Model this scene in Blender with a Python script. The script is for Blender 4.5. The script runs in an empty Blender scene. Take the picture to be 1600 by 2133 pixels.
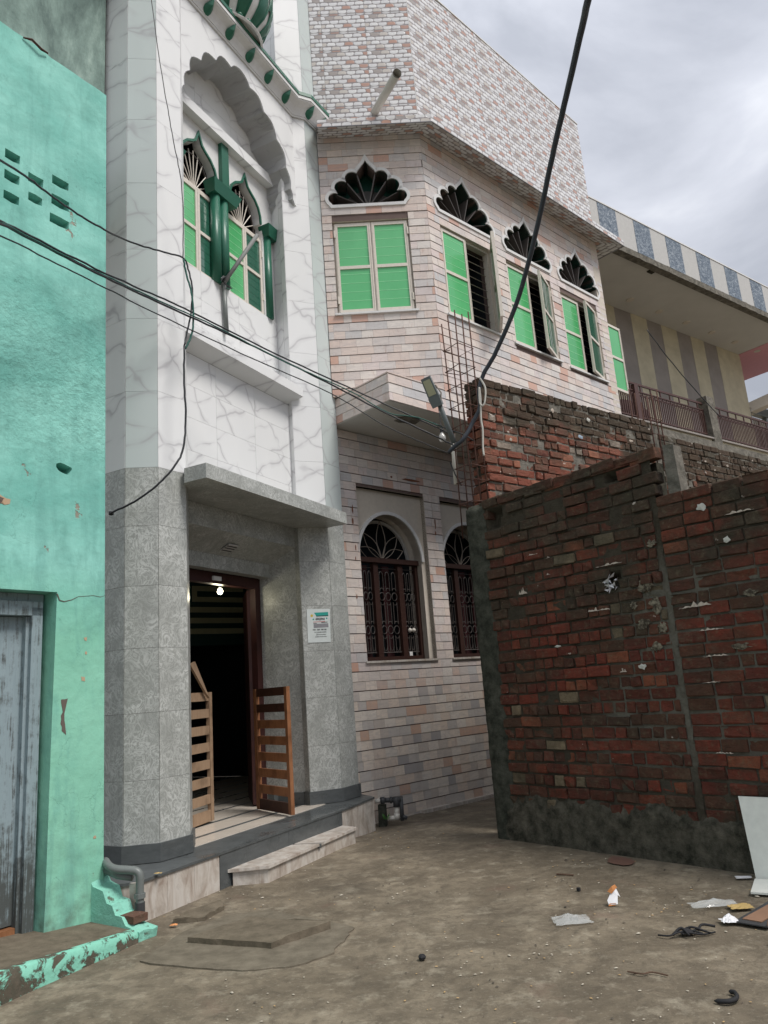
import bpy, bmesh, math, random
from math import sin, cos, pi, radians, sqrt
from mathutils import Vector, Matrix, noise
from mathutils.geometry import delaunay_2d_cdt
random.seed(7)
C = bpy.context.scene
COL = C.collection
# ------------------------------------------------------------------ camera
CAMPOS = Vector((0, 0, 1.45))
cam = bpy.data.cameras.new('camera'); co = bpy.data.objects.new('camera', cam); COL.objects.link(co)
rgt = Vector((0.99719358, 0.01698665, -0.0729137)); upv = Vector((0.07486624, -0.22625655, 0.9711864)); fwd = Vector((0, 0.97391962, 0.2268933))
co.matrix_world = Matrix(((rgt.x, upv.x, -fwd.x, 0), (rgt.y, upv.y, -fwd.y, 0), (rgt.z, upv.z, -fwd.z, CAMPOS.z), (0, 0, 0, 1)))
cam.sensor_fit = 'VERTICAL'; cam.sensor_height = 36.0; cam.lens = 36.0*1561.1/2133.0
cam.clip_start = 0.05; cam.clip_end = 2000
C.camera = co
# ------------------------------------------------------------------ sky and sun
SUN_AZ = radians(-34); SUN_EL = radians(56)
w = bpy.data.worlds.new('World'); C.world = w; w.use_nodes = True
nt = w.node_tree; nt.nodes.clear(); L = nt.links.new
def wn(t, **k):
    n = nt.nodes.new(t)
    for a, b in k.items(): setattr(n, a, b)
    return n
sky = wn('ShaderNodeTexSky', sky_type='NISHITA'); sky.sun_disc = False
sky.sun_elevation = SUN_EL; sky.sun_rotation = radians(90)-SUN_AZ
bg1 = wn('ShaderNodeBackground'); bg1.inputs[1].default_value = 0.08; L(sky.outputs[0], bg1.inputs[0])
tc = wn('ShaderNodeTexCoord'); sep = wn('ShaderNodeSeparateXYZ'); L(tc.outputs['Generated'], sep.inputs[0])
mp = wn('ShaderNodeMapping'); mp.inputs['Scale'].default_value = (1.0, 1.0, 1.9); mp.inputs['Location'].default_value = (0.35, 0.1, 0.2); L(tc.outputs['Generated'], mp.inputs[0])
n1 = wn('ShaderNodeTexNoise'); n1.inputs['Scale'].default_value = 2.1; n1.inputs['Detail'].default_value = 7; n1.inputs['Roughness'].default_value = 0.52; n1.inputs['Distortion'].default_value = 0.35; L(mp.outputs[0], n1.inputs[0])
rp = wn('ShaderNodeValToRGB'); L(n1.outputs[0], rp.inputs[0])
e = rp.color_ramp.elements; e[0].position = 0.38; e[0].color = (0.30, 0.315, 0.355, 1); e[1].position = 0.63; e[1].color = (0.68, 0.69, 0.71, 1)
m_ = e.new(0.5); m_.color = (0.44, 0.455, 0.50, 1)
# overcast luminance: brighter towards the zenith
mr = wn('ShaderNodeMapRange'); mr.inputs['From Min'].default_value = 0.0; mr.inputs['From Max'].default_value = 1.0; mr.inputs['To Min'].default_value = 0.47; mr.inputs['To Max'].default_value = 1.18; L(sep.outputs[2], mr.inputs[0])
bg2 = wn('ShaderNodeBackground'); L(rp.outputs[0], bg2.inputs[0]); L(mr.outputs[0], bg2.inputs[1])
mx = wn('ShaderNodeMixShader'); mx.inputs[0].default_value = 0.93; L(bg1.outputs[0], mx.inputs[1]); L(bg2.outputs[0], mx.inputs[2])
wo = wn('ShaderNodeOutputWorld'); L(mx.outputs[0], wo.inputs[0])
sl = bpy.data.lights.new('sun', 'SUN'); sl.energy = 1.5; sl.angle = radians(20); sl.color = (1, 0.955, 0.90)
so = bpy.data.objects.new('sun', sl); COL.objects.link(so)
sd = Vector((cos(SUN_EL)*cos(SUN_AZ), cos(SUN_EL)*sin(SUN_AZ), sin(SUN_EL)))
so.rotation_euler = sd.to_track_quat('Z', 'Y').to_euler()
vs = C.view_settings; vs.view_transform = 'Standard'; vs.look = 'None'; vs.exposure = 1.05; vs.gamma = 1; vs.use_curve_mapping = False
C.cycles.max_bounces = 6
# ------------------------------------------------------------------ material helpers
class NT:
    def __init__(s, name, rough=0.7, spec=0.3):
        s.m = bpy.data.materials.new(name); s.m.use_nodes = True; s.t = s.m.node_tree; s.t.nodes.clear()
        s.p = s.t.nodes.new('ShaderNodeBsdfPrincipled'); s.o = s.t.nodes.new('ShaderNodeOutputMaterial')
        s.t.links.new(s.p.outputs[0], s.o.inputs[0]); s.p.inputs['Roughness'].default_value = rough; s.p.inputs['Specular IOR Level'].default_value = spec
    def n(s, t, ins=None, **k):
        x = s.t.nodes.new(t)
        for a, b in k.items(): setattr(x, a, b)
        for a, b in (ins or {}).items():
            if isinstance(b, bpy.types.NodeSocket): s.t.links.new(b, x.inputs[a])
            elif b is not None: x.inputs[a].default_value = b
        return x
    def pos(s): return s.n('ShaderNodeNewGeometry').outputs['Position']
    def nrm(s): return s.n('ShaderNodeNewGeometry').outputs['True Normal']
    def uv(s): return s.n('ShaderNodeTexCoord').outputs['UV']
    def obj(s): return s.n('ShaderNodeTexCoord').outputs['Object']
    def rnd(s):
        a = s.n('ShaderNodeObjectInfo').outputs['Random']; b = s.n('ShaderNodeNewGeometry').outputs['Random Per Island']
        return s.math('FRACT', s.math('ADD', a, s.math('MULTIPLY', b, 7.31)))
    def math(s, op, a, b=None, c=None, clamp=False):
        x = s.n('ShaderNodeMath', {0: a, 1: b, 2: c}, operation=op); x.use_clamp = clamp; return x.outputs[0]
    def vmath(s, op, a, b=None):
        return s.n('ShaderNodeVectorMath', {0: a, 1: b}, operation=op).outputs[0]
    def map(s, v, sc=(1, 1, 1), rot=(0, 0, 0), loc=(0, 0, 0)): return s.n('ShaderNodeMapping', {0: v, 'Scale': sc, 'Rotation': rot, 'Location': loc}).outputs[0]
    def off(s, v, k=9.0):
        r = s.rnd(); c = s.n('ShaderNodeCombineXYZ', {0: s.math('MULTIPLY', r, k*3.1), 1: s.math('MULTIPLY', r, k*7.7), 2: s.math('MULTIPLY', r, k*5.3)}).outputs[0]
        return s.vmath('ADD', v, c)
    def noise(s, v, sc=5., det=4., rough=.55, dist=0.): return s.n('ShaderNodeTexNoise', {'Vector': v, 'Scale': sc, 'Detail': det, 'Roughness': rough, 'Distortion': dist}).outputs[0]
    def voro(s, v, sc=5., feat='F1', out='Distance'): return s.n('ShaderNodeTexVoronoi', {'Vector': v, 'Scale': sc}, feature=feat).outputs[out]
    def ramp(s, f, stops, interp='LINEAR'):
        x = s.n('ShaderNodeValToRGB', {0: f}); r = x.color_ramp; r.interpolation = interp
        st = [(p, (c, c, c) if not hasattr(c, '__len__') else c) for p, c in stops]
        r.elements[0].position = st[0][0]; r.elements[0].color = (*st[0][1], 1)
        r.elements[1].position = st[-1][0]; r.elements[1].color = (*st[-1][1], 1)
        for p, c in st[1:-1]: r.elements.new(p).color = (*c, 1)
        return x.outputs[0]
    def mix(s, f, a, b, mode='MIX'):
        x = s.n('ShaderNodeMix', None, data_type='RGBA', blend_type=mode)
        for i, v in ((0, f), (6, a), (7, b)):
            if isinstance(v, bpy.types.NodeSocket): s.t.links.new(v, x.inputs[i])
            else: x.inputs[i].default_value = v if i == 0 else ((*v, 1) if hasattr(v, '__len__') else (v, v, v, 1))
        return x.outputs[2]
    def col(s, v):
        if isinstance(v, bpy.types.NodeSocket): s.t.links.new(v, s.p.inputs['Base Color'])
        else: s.p.inputs['Base Color'].default_value = (*v, 1)
        return s
    def rough(s, v): s.t.links.new(v, s.p.inputs['Roughness']); return s
    def bump(s, h, st=.5, d=.01):
        x = s.n('ShaderNodeBump', {'Height': h, 'Strength': st, 'Distance': d}); s.t.links.new(x.outputs[0], s.p.inputs['Normal']); return s
    def sep(s, v): return s.n('ShaderNodeSeparateXYZ', {0: v}).outputs
MAT = {}
def plain(name, c, rough=.6, spec=.3, metal=0, var=.12, sc=18):
    a = NT(name, rough, spec); nz = a.noise(a.pos(), sc, 4)
    a.col(a.mix(nz, tuple(x*(1-var) for x in c), tuple(min(1, x*(1+var)) for x in c))); a.p.inputs['Metallic'].default_value = metal
    a.bump(a.noise(a.pos(), sc*6, 2), .12, .004); MAT[name] = a.m; return a.m
# white marble-look tiles, grey diagonal veins, own cut of the slab for every tile
a = NT('white_marble_tile', .5, .22); v = a.off(a.pos())
def vein_set(a, v, wdir, k, wob, thick, seed):
    dt = a.n('ShaderNodeVectorMath', {0: v, 1: wdir}, operation='DOT_PRODUCT').outputs['Value']
    w_ = a.math('ADD', a.math('MULTIPLY', dt, k), a.math('MULTIPLY', a.noise(a.map(v, (1, 1, 1), (0, 0, 0), (seed, 0, 0)), 1.3, 3, .5, .2), wob))
    l = a.math('ABSOLUTE', a.math('SUBTRACT', a.math('FRACT', w_), .5)); br = a.ramp(a.noise(a.map(v, loc=(0, seed, 0)), 2.2, 3), [(.36, .0), (.52, 1.)])
    return a.math('MULTIPLY', a.ramp(l, [(0, 1.), (thick*.4, .75), (thick, .3), (thick*3.5, 0.)]), br)
vv = a.math('MAXIMUM', vein_set(a, v, (-.25, -.42, .87), 3.0, 1.5, .040, 3.), vein_set(a, v, (.28, .62, .72), 1.9, 1.8, .026, 11.))
base = a.mix(a.noise(a.map(a.pos(), (1, 1, .25)), 2.0, 5), (.66, .675, .68), (.79, .79, .785)); base = a.mix(a.rnd(), base, a.mix(.5, base, (.74, .75, .76)))
a.col(a.mix(a.math('MULTIPLY', vv, .62), base, (.34, .33, .35))); MAT['marble'] = a.m
mg = a.m.copy(); mg.name = 'grey_green_marble_tile'; MAT['marble_grey'] = mg
for nd in mg.node_tree.nodes:
    if nd.type == 'MIX' and tuple(round(x, 2) for x in nd.inputs[6].default_value[:3]) == (.66, .68, .68) or nd.type == 'MIX' and abs(nd.inputs[6].default_value[0]-.66) < .001: nd.inputs[6].default_value = (.50, .555, .55, 1); nd.inputs[7].default_value = (.56, .61, .60, 1)
    elif nd.type == 'MIX' and abs(nd.inputs[7].default_value[0]-.74) < .001: nd.inputs[7].default_value = (.52, .58, .575, 1)
# grey swirl stone panels
a = NT('grey_swirl_stone', .33, .4); v = a.off(a.pos(), 5)
s1 = a.noise(a.map(v, (1, 1, .9), (.3, .2, .5)), 8, 2, .5, 3.6); s2 = a.noise(a.map(v, (1.4, 1.4, .7), (.9, .2, .1)), 13, 2, .5, 3.2)
f1 = a.ramp(a.math('ABSOLUTE', a.math('SUBTRACT', s1, .52)), [(0, 1.), (.03, .75), (.075, 0.)]); f2 = a.ramp(a.math('ABSOLUTE', a.math('SUBTRACT', s2, .5)), [(0, .7), (.02, .4), (.05, 0.)])
ff = a.math('MULTIPLY', a.math('MAXIMUM', f1, f2), a.ramp(a.noise(v, 5, 3), [(.32, .25), (.62, 1.)]))
g = a.mix(a.noise(v, 5, 5, .6), (.25, .262, .245), (.345, .357, .335)); a.col(a.mix(ff, g, (.54, .555, .535))); MAT['grey'] = a.m
# slate
a = NT('dark_slate', .3, .45); nz = a.noise(a.map(a.pos(), (1, 1, 3)), 9, 6, .65); wet = a.ramp(a.noise(a.pos(), 2.3, 3), [(.45, 0.), (.6, 1.)])
a.col(a.mix(nz, (.040, .046, .047), (.125, .135, .137))); a.rough(a.mix(wet, .5, .14)); a.bump(nz, .25, .004); MAT['slate'] = a.m
# sandstone cladding tiles
a = NT('sandstone_tile', .42, .35); r = a.rnd(); v = a.off(a.pos(), 13)
c1 = a.ramp(r, [(0, (.66, .56, .51)), (.16, (.60, .57, .56)), (.30, (.69, .61, .56)), (.44, (.52, .52, .53)), (.52, (.70, .65, .61)), (.64, (.62, .51, .46)), (.74, (.66, .58, .565)), (.88, (.58, .53, .51)), (.955, (.58, .34, .26)), (1, (.67, .57, .52))], 'CONSTANT')
r2_ = a.math('FRACT', a.math('MULTIPLY', r, 17.3)); cl = a.ramp(r2_, [(0, (.72, .60, .50)), (.22, (.56, .52, .48)), (.38, (.76, .66, .56)), (.54, (.60, .40, .30)), (.62, (.58, .51, .45)), (.78, (.74, .67, .59)), (.93, (.40, .38, .37)), (1, (.4, .38, .37))], 'CONSTANT')
c1 = a.mix(a.ramp(a.math('MULTIPLY', a.sep(a.pos())[2], .25), [(.30, 1.), (.42, .25), (1., .15)]), c1, cl)  # lower courses: more varied tiles, their colour also lightened to offset shade
st = a.noise(a.map(v, (1, 1, 4.2), (.25, .2, 0)), 7, 5, .62, 1.1); c2 = a.mix(a.ramp(st, [(.42, 0.), (.72, 1.)]), c1, a.mix(.45, c1, (.36, .34, .35)))
st2 = a.noise(a.map(v, (3, 3, .7), (0, 0, .4)), 9, 3, .6, .5); c2 = a.mix(a.ramp(st2, [(.60, 0.), (.74, .45)]), c2, (.42, .27, .21))
ps = a.pos(); z = a.sep(ps)[2]
low = a.ramp(a.math('MULTIPLY', z, .25), [(0., 1.), (.45, .8), (.8, .45), (1., .25)])  # splash dirt near the ground
c2 = a.mix(a.math('MULTIPLY', low, .22), c2, a.mix(.6, c2, (.24, .19, .145)))
streak = a.ramp(a.noise(a.map(ps, (6, 6, .45)), 1.3, 5, .6), [(.55, 0.), (.78, .4)]); c2 = a.mix(streak, c2, a.mix(.5, c2, (.26, .22, .19)))
a.col(c2); a.bump(a.noise(v, 25, 4), .25, .004); MAT['sand'] = a.m
plain('joint_mortar', (.16, .12, .11), .9, .1); plain('cream_plaster', (.58, .53, .46), .75, .2); plain('dark_room', (.025, .03, .035), .95, .05)  # first one: dark brown mortar showing in the tile joints
# teal painted plaster
a = NT('teal_plaster', .75, .2); ps = a.pos(); zz = a.sep(ps)[2]
big = a.noise(a.map(ps, (1, 1, 1.4)), 1.3, 6, .62, .4); fine = a.noise(ps, 22, 5, .65); pit = a.voro(ps, 34)
c = a.mix(a.ramp(big, [(.36, 0.), (.64, 1.)]), (.165, .45, .385), (.275, .61, .53)); c = a.mix(a.ramp(a.math('ADD', a.math('MULTIPLY', zz, .2), a.math('MULTIPLY', a.noise(ps, 1.2, 5), .12)), [(.45, .8), (.56, 0.)]), c, a.mix(big, (.20, .50, .355), (.30, .62, .455))); c = a.mix(a.ramp(a.noise(a.map(ps, (3.5, 3.5, .5), loc=(2, 0, 0)), 1.6, 6, .65, .3), [(.5, 0.), (.66, .5)]), c, (.14, .36, .315)); c = a.mix(a.ramp(a.noise(a.map(ps, (2.5, 2.5, 1), (0, .5, 0)), 2.2, 6, .65, .8), [(.50, 0.), (.72, .55)]), c, (.13, .34, .29))
crk = a.ramp(a.voro(a.vmath('ADD', ps, a.vmath('SCALE', a.n('ShaderNodeTexNoise', {'Vector': ps, 'Scale': 4., 'Detail': 6.}).outputs[1], None)), 1.6, 'DISTANCE_TO_EDGE'), [(0, .45), (.0035, 0.)])
crk = a.math('MULTIPLY', crk, a.ramp(a.noise(ps, 1.7, 3), [(.45, 0.), (.6, 1.)]))
c = a.mix(crk, c, (.06, .17, .14))
peel = a.ramp(a.noise(ps, 3.7, 6, .62), [(.685, 0.), (.70, 1.)]); c = a.mix(a.math('MULTIPLY', peel, .9), c, a.mix(fine, (.16, .13, .11), (.38, .31, .24)))
foot = a.ramp(zz, [(.08, 1.), (.35, .35), (.9, 0.)]); c = a.mix(a.math('MULTIPLY', foot, a.ramp(a.noise(ps, 9, 5), [(.4, 0.), (.65, .7)])), c, (.10, .13, .10))
bandz = a.math('SUBTRACT', 1., a.math('MULTIPLY', a.math('ABSOLUTE', a.math('SUBTRACT', zz, 3.9)), 1.25), clamp=True)
lump = a.math('ADD', a.math('MULTIPLY', a.noise(ps, 11, 6, .7), a.math('ADD', .35, a.math('MULTIPLY', bandz, 2.2))), a.math('MULTIPLY', a.noise(ps, 2.4, 3), 1.5))
lump = a.math('SUBTRACT', lump, a.math('MULTIPLY', peel, .25)); lump = a.math('SUBTRACT', lump, a.math('MULTIPLY', crk, .3))
a.col(c); a.bump(lump, .55, .03); MAT['teal'] = a.m
# flaking teal paint for kerb and buttress
a = NT('flaking_teal_paint', .8, .15); ps = a.pos(); pe = a.ramp(a.noise(ps, 7.5, 7, .68, .4), [(.49, 0.), (.53, 1.)])
c = a.mix(a.noise(ps, 3, 4), (.17, .47, .36), (.27, .60, .47)); c = a.mix(pe, c, a.mix(a.noise(ps, 30, 3), (.045, .055, .04), (.14, .11, .085)))
a.col(c); a.bump(a.math('SUBTRACT', a.noise(ps, 26, 5, .7), a.math('MULTIPLY', pe, .5)), .7, .012); MAT['flake'] = a.m
a = NT('teal_rough_plaster', .8, .15); ps = a.pos(); pe = a.ramp(a.noise(ps, 6, 6, .65), [(.60, 0.), (.64, 1.)])
c = a.mix(a.noise(ps, 4, 4), (.20, .50, .40), (.29, .63, .51)); c = a.mix(pe, c, (.12, .15, .115)); a.col(c); a.bump(a.noise(ps, 20, 6, .7), .8, .02); MAT['rough_teal'] = a.m
# weathered grey-green upper wall
a = NT('weathered_green_wall', .85, .15); ps = a.pos(); nz = a.noise(a.map(ps, (1.6, 1.6, .5), (0, .35, 0)), 1.6, 8, .7, .25)
c = a.ramp(nz, [(.36, (.12, .17, .155)), (.5, (.21, .29, .26)), (.62, (.33, .43, .385))]); a.col(c); a.bump(a.noise(ps, 8, 6, .7), .5, .02); MAT['upper_green'] = a.m
# weathered blue-grey door
a = NT('weathered_door_paint', .7, .2); ps = a.pos(); gr = a.noise(a.map(ps, (26, 26, 1.2)), 2.2, 5, .7); zz = a.sep(ps)[2]
c = a.mix(gr, (.18, .24, .26), (.34, .42, .455)); worn = a.math('ADD', gr, a.ramp(zz, [(.15, .30), (.85, .0)])); c = a.mix(a.ramp(a.math('ADD', a.math('MULTIPLY', worn, .6), a.math('MULTIPLY', a.noise(ps, 12, 6, .7), .4)), [(.50, 0.), (.62, .92)]), c, (.065, .07, .065))
a.col(c); a.bump(gr, .35, .006); MAT['olddoor'] = a.m
# brick
a = NT('old_brick', .85, .15); r = a.rnd(); ps = a.pos(); zz = a.sep(ps)[2]; v = a.off(ps, 11)
c = a.ramp(r, [(0, (.19, .046, .030)), (.13, (.11, .034, .024)), (.25, (.185, .052, .032)), (.38, (.13, .036, .026)), (.5, (.10, .048, .032)), (.6, (.165, .044, .030)), (.72, (.085, .038, .028)), (.79, (.24, .08, .045)), (.85, (.24, .19, .125)), (.90, (.12, .052, .034)), (1, (.21, .048, .032))], 'CONSTANT')
c = a.mix(a.ramp(a.noise(v, 17, 6, .7), [(.3, .0), (.62, 1.)]), a.mix(.6, c, (.045, .028, .022)), c)
dn = a.noise(a.map(ps, (1, 1, 1.3)), 1.7, 6, .6, .3)
MAT['_b'] = None
def finish_brick(a, c, ps, v, dirt, wh=.70):
    c = a.mix(dirt, c, a.mix(a.noise(ps, 18, 5), (.022, .023, .017), (.075, .065, .046)))
    moss = a.ramp(a.noise(ps, 24, 5, .7), [(.55, 0.), (.72, .6)]); c = a.mix(moss, c, (.15, .13, .085))
    blot = a.ramp(a.noise(a.map(ps, loc=(3, 1, 2)), 3.4, 6, .68), [(.56, 0.), (.70, .42)]); c = a.mix(blot, c, a.mix(a.noise(ps, 26, 4), (.055, .05, .036), (.20, .17, .12)))
    wp = a.ramp(a.noise(a.map(v, (1, 1, 1.8)), 6.2, 5, .62), [(wh, 0.), (wh+.02, 1.)]); c = a.mix(a.math('MULTIPLY', wp, .8), c, (.55, .49, .43))
    a.col(c); a.bump(a.math('ADD', a.noise(ps, 30, 6, .75), a.math('MULTIPLY', a.noise(a.map(ps, (1, 1, 2.5)), 12, 3, .6), .8)), .9, .016)
dirt = a.ramp(a.math('ADD', dn, a.ramp(zz, [(0.0, .12), (.1, -.03), (.19, -.02), (.30, .10)])), [(.43, .12), (.66, .93)])
zr = a.math('MULTIPLY', zz, .1); dirt = a.ramp(a.math('ADD', dn, a.ramp(zr, [(.0, .15), (.06, .02), (.10, -.10), (.17, -.06), (.24, .12), (.32, .17)])), [(.45, .03), (.74, .90)])
finish_brick(a, c, ps, v, dirt); MAT['brickN'] = a.m
a = NT('old_brick_upper', .85, .15); r = a.rnd(); ps = a.pos(); zz = a.sep(ps)[2]; v = a.off(ps, 11)
c = a.ramp(r, [(0, (.25, .08, .052)), (.13, (.17, .065, .048)), (.25, (.28, .105, .07)), (.38, (.23, .07, .045)), (.5, (.18, .09, .065)), (.6, (.25, .088, .058)), (.72, (.16, .07, .05)), (.80, (.36, .15, .095)), (.88, (.34, .29, .24)), (.92, (.21, .095, .065)), (1, (.26, .09, .06))], 'CONSTANT')
c = a.mix(a.noise(v, 13, 5, .65), a.mix(.5, c, (.06, .03, .025)), c)
xx = a.sep(ps)[0]; zr = a.math('MULTIPLY', zz, .1)
dirt = a.ramp(a.math('ADD', a.math('ADD', a.noise(a.map(ps, (1, 1, 1.3)), 2.1, 6, .6, .3), a.math('MULTIPLY', a.math('SUBTRACT', xx, 1.8), .07, clamp=False)), a.ramp(zr, [(.34, -.16+.2), (.41, -.02+.2), (.445, .15+.2), (.47, .2+.2)])), [(.64, .02), (.84, .88)])
finish_brick(a, c, ps, v, dirt, .66); MAT['brickU'] = a.m
def mortar(name, ca, cb, bs=.9):
    a = NT(name, .95, .1); ps = a.pos(); a.col(a.mix(a.ramp(a.noise(ps, 9, 7, .7), [(.35, 0.), (.7, 1.)]), ca, cb)); a.bump(a.noise(ps, 16, 7, .75), bs, .03); MAT[name] = a.m
mortar('dark_mortar', (.022, .024, .018), (.095, .088, .068)); mortar('pale_mortar', (.11, .105, .09), (.27, .25, .215)); mortar('mossy_render', (.030, .030, .023), (.15, .137, .108)); mortar('mossy_column', (.024, .027, .021), (.095, .097, .078), .7)
mortar('old_concrete', (.10, .095, .08), (.26, .24, .205)); mortar('slab_concrete', (.115, .097, .072), (.20, .168, .125), .5); mortar('patch_cement', (.125, .108, .082), (.205, .178, .136), .4)
# ground
a = NT('street_concrete', .62, .35); ps = a.pos()
b1 = a.noise(ps, .55, 6, .6, .4); b2 = a.noise(ps, 2.6, 7, .65, .5); b3 = a.noise(ps, 11, 7, .75, .6)
c = a.ramp(b1, [(.3, (.135, .110, .076)), (.5, (.205, .170, .122)), (.7, (.285, .243, .18))]); c = a.mix(a.ramp(b2, [(.42, .7), (.58, 0.)]), c, (.105, .085, .06))
c = a.mix(a.ramp(b3, [(.38, .6), (.55, 0.)]), c, (.085, .07, .05)); c = a.mix(a.ramp(a.noise(a.map(ps, (1, 1.6, 1)), 28, 5, .7), [(.58, 0.), (.7, .45)]), c, (.38, .34, .27)); c = a.mix(a.ramp(a.noise(ps, 5, 7, .7), [(.54, 0.), (.68, .55)]), c, (.36, .32, .245))
c = a.mix(a.ramp(a.noise(a.map(ps, loc=(7, 3, 0)), 1.9, 5, .6), [(.62, 0.), (.74, .5)]), c, (.16, .10, .075))
peb = a.ramp(a.voro(ps, 46), [(.0, 1.), (.14, .0)]); pr = a.n('ShaderNodeTexVoronoi', {'Vector': ps, 'Scale': 46.}).outputs['Color']; sel = a.ramp(a.sep(pr)[0], [(.80, 0.), (.82, 1.)], 'CONSTANT')
c = a.mix(a.math('MULTIPLY', a.math('MULTIPLY', peb, sel), .7), c, (.42, .37, .29))
wet = a.ramp(a.noise(ps, 1.1, 5, .6), [(.52, 0.), (.66, 1.)]); a.rough(a.mix(wet, .75, .42)); a.col(a.mix(a.math('MULTIPLY', wet, .35), c, a.mix(.6, c, (.07, .065, .055))))
a.bump(a.math('ADD', a.math('MULTIPLY', b3, .7), a.math('ADD', a.math('MULTIPLY', a.noise(ps, 55, 4, .7), .4), b2)), .55, .018); MAT['ground'] = a.m
# woven print elevation tile (flat print in tile UV)
a = NT('woven_print_tile', .25, .5); u = a.uv(); sx, sy, _ = a.sep(u)
H_, W_ = .0667, .12
rowf = a.math('DIVIDE', sy, H_); row = a.math('FLOOR', rowf); cu = a.math('ADD', a.math('DIVIDE', sx, W_), a.math('MULTIPLY', row, .5)); colf = a.math('FLOOR', cu)
fx = a.math('FRACT', cu); fy = a.math('FRACT', rowf)
dia = a.math('FRACT', a.math('ADD', a.math('MULTIPLY', row, .37), a.math('MULTIPLY', colf, .431)))
w_ = a.math('SINE', a.math('MULTIPLY', fx, pi)); par_ = a.math('SUBTRACT', a.math('MULTIPLY', a.math('FRACT', a.math('MULTIPLY', colf, .5)), 4.), 1.)
cur = a.math('MULTIPLY', a.math('MULTIPLY', a.math('SUBTRACT', w_, .5), par_), .20)
dx = a.math('ABSOLUTE', a.math('MULTIPLY', a.math('SUBTRACT', fx, .5), 2.)); dy = a.math('ABSOLUTE', a.math('MULTIPLY', a.math('SUBTRACT', a.math('SUBTRACT', fy, .56), cur), 2.2))
rr_ = a.math('ADD', a.math('POWER', dx, 3.2), a.math('POWER', dy, 3.0)); pill = a.ramp(rr_, [(.62, 1.), (.98, .0)])
c = a.ramp(dia, [(0, (.68, .68, .69)), (.34, (.56, .52, .48)), (.46, (.71, .71, .72)), (.66, (.47, .28, .22)), (.80, (.74, .74, .74)), (.92, (.36, .32, .30)), (1, (.36, .32, .30))], 'CONSTANT')
c = a.mix(a.ramp(a.noise(a.map(u, (1, 2.4, 1)), 34, 4, .65, .8), [(.45, 0.), (.70, .7)]), c, a.mix(.35, c, (.25, .23, .22)))
c = a.mix(a.ramp(fy, [(.1, .35), (.5, 0.)]), c, (.3, .28, .27)); c = a.mix(pill, (.27, .25, .25), c); edge = a.math('SUBTRACT', 1., pill)
a.col(c); a.bump(a.math('SUBTRACT', w_, a.math('MULTIPLY', edge, 1.2)), .25, .008); MAT['woven'] = a.m
# wood
def wood(name, ca, cb, dark=.0):
    a = NT(name, .5, .3); v = a.off(a.obj(), 3); g = a.noise(a.map(v, (14, 14, 2.2)), 3, 5, .65, .6); zz = a.sep(a.pos())[2]
    c = a.mix(g, ca, cb); c = a.mix(a.ramp(a.noise(v, 6, 4), [(.5, 0.), (.7, .5)]), c, tuple(x*.35 for x in ca)); a.col(c); a.bump(g, .2, .003); MAT[name] = a.m
wood('gate_wood', (.16, .062, .028), (.38, .18, .085)); wood('pale_wood', (.23, .145, .09), (.42, .30, .20)); wood('dark_frame_wood', (.030, .011, .010), (.062, .021, .018)); wood('gate_wood_dark', (.035, .016, .012), (.09, .04, .025))
plain('brown_window_paint', (.040, .019, .015), .45); plain('iron_grille', (.075, .065, .06), .5, .4); plain('pale_iron', (.30, .26, .22), .5)
plain('aluminium_frame', (.66, .61, .54), .4, .5, 0, .18, 30); plain('green_paint', (.022, .125, .08), .35, .4); plain('green_dark_paint', (.02, .11, .075), .4, .35); plain('white_paint', (.66, .66, .655), .5)
plain('rusty_rebar', (.085, .045, .035), .85, .2, 0, .35, 30); plain('black_cable', (.018, .02, .024), .45, .4); plain('thick_cable', (.035, .042, .055), .5, .4); plain('green_cable', (.02, .10, .08), .5)
plain('grey_pipe', (.15, .165, .16), .4, .4); plain('pvc_pipe', (.52, .50, .45), .4, .4); plain('dark_pipe', (.05, .052, .055), .5); plain('white_board', (.74, .75, .70), .5); plain('grille_knob', (.55, .52, .47), .5); plain('grey_bamboo', (.20, .205, .20), .6)
a = NT('pale_marble', .4, .4); v = a.off(a.pos(), 7); vn = a.noise(a.map(v, (1.5, 1.5, .6), (.2, .5, 0)), 5, 6, .65, 1.3); c = a.ramp(vn, [(.3, (.30, .24, .20)), (.45, (.45, .40, .35)), (.6, (.56, .525, .48)), (.75, (.36, .335, .31))]); c = a.mix(a.ramp(a.noise(a.pos(), 6, 5, .65), [(.5, 0.), (.72, .6)]), c, (.20, .17, .135)); a.col(c); a.bump(vn, .15, .004); MAT['pale_marble'] = a.m
plain('grey_granite_strip', (.09, .12, .165), .6); plain('pale_strip', (.47, .465, .45), .6); plain('soffit_paint', (.55, .54, .51), .7, .2, 0, .13, 2); plain('pink_soffit', (.62, .30, .34), .7)
plain('cream_strip', (.52, .475, .35), .8, .2, 0, .28, 3.5); plain('taupe_strip', (.29, .265, .245), .7, .2, 0, .22, 3); plain('coping_white', (.68, .68, .67), .6); plain('rail_brown', (.085, .045, .04), .5); plain('cardboard', (.24, .14, .09), .8); plain('litter_white', (.68, .68, .7), .5); plain('litter_orange', (.6, .26, .1), .6)
plain('black_rag', (.022, .022, .024), .8); plain('yellow_bag', (.45, .32, .13), .5); plain('leaf_green', (.07, .19, .05), .6); plain('poster_paper', (.62, .67, .66), .4); plain('print_teal', (.03, .33, .28), .5); plain('print_black', (.03, .03, .035), .6); plain('print_grey', (.25, .25, .27), .6); plain('print_red', (.5, .06, .06), .6); plain('print_yellow', (.6, .45, .08), .6)
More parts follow.
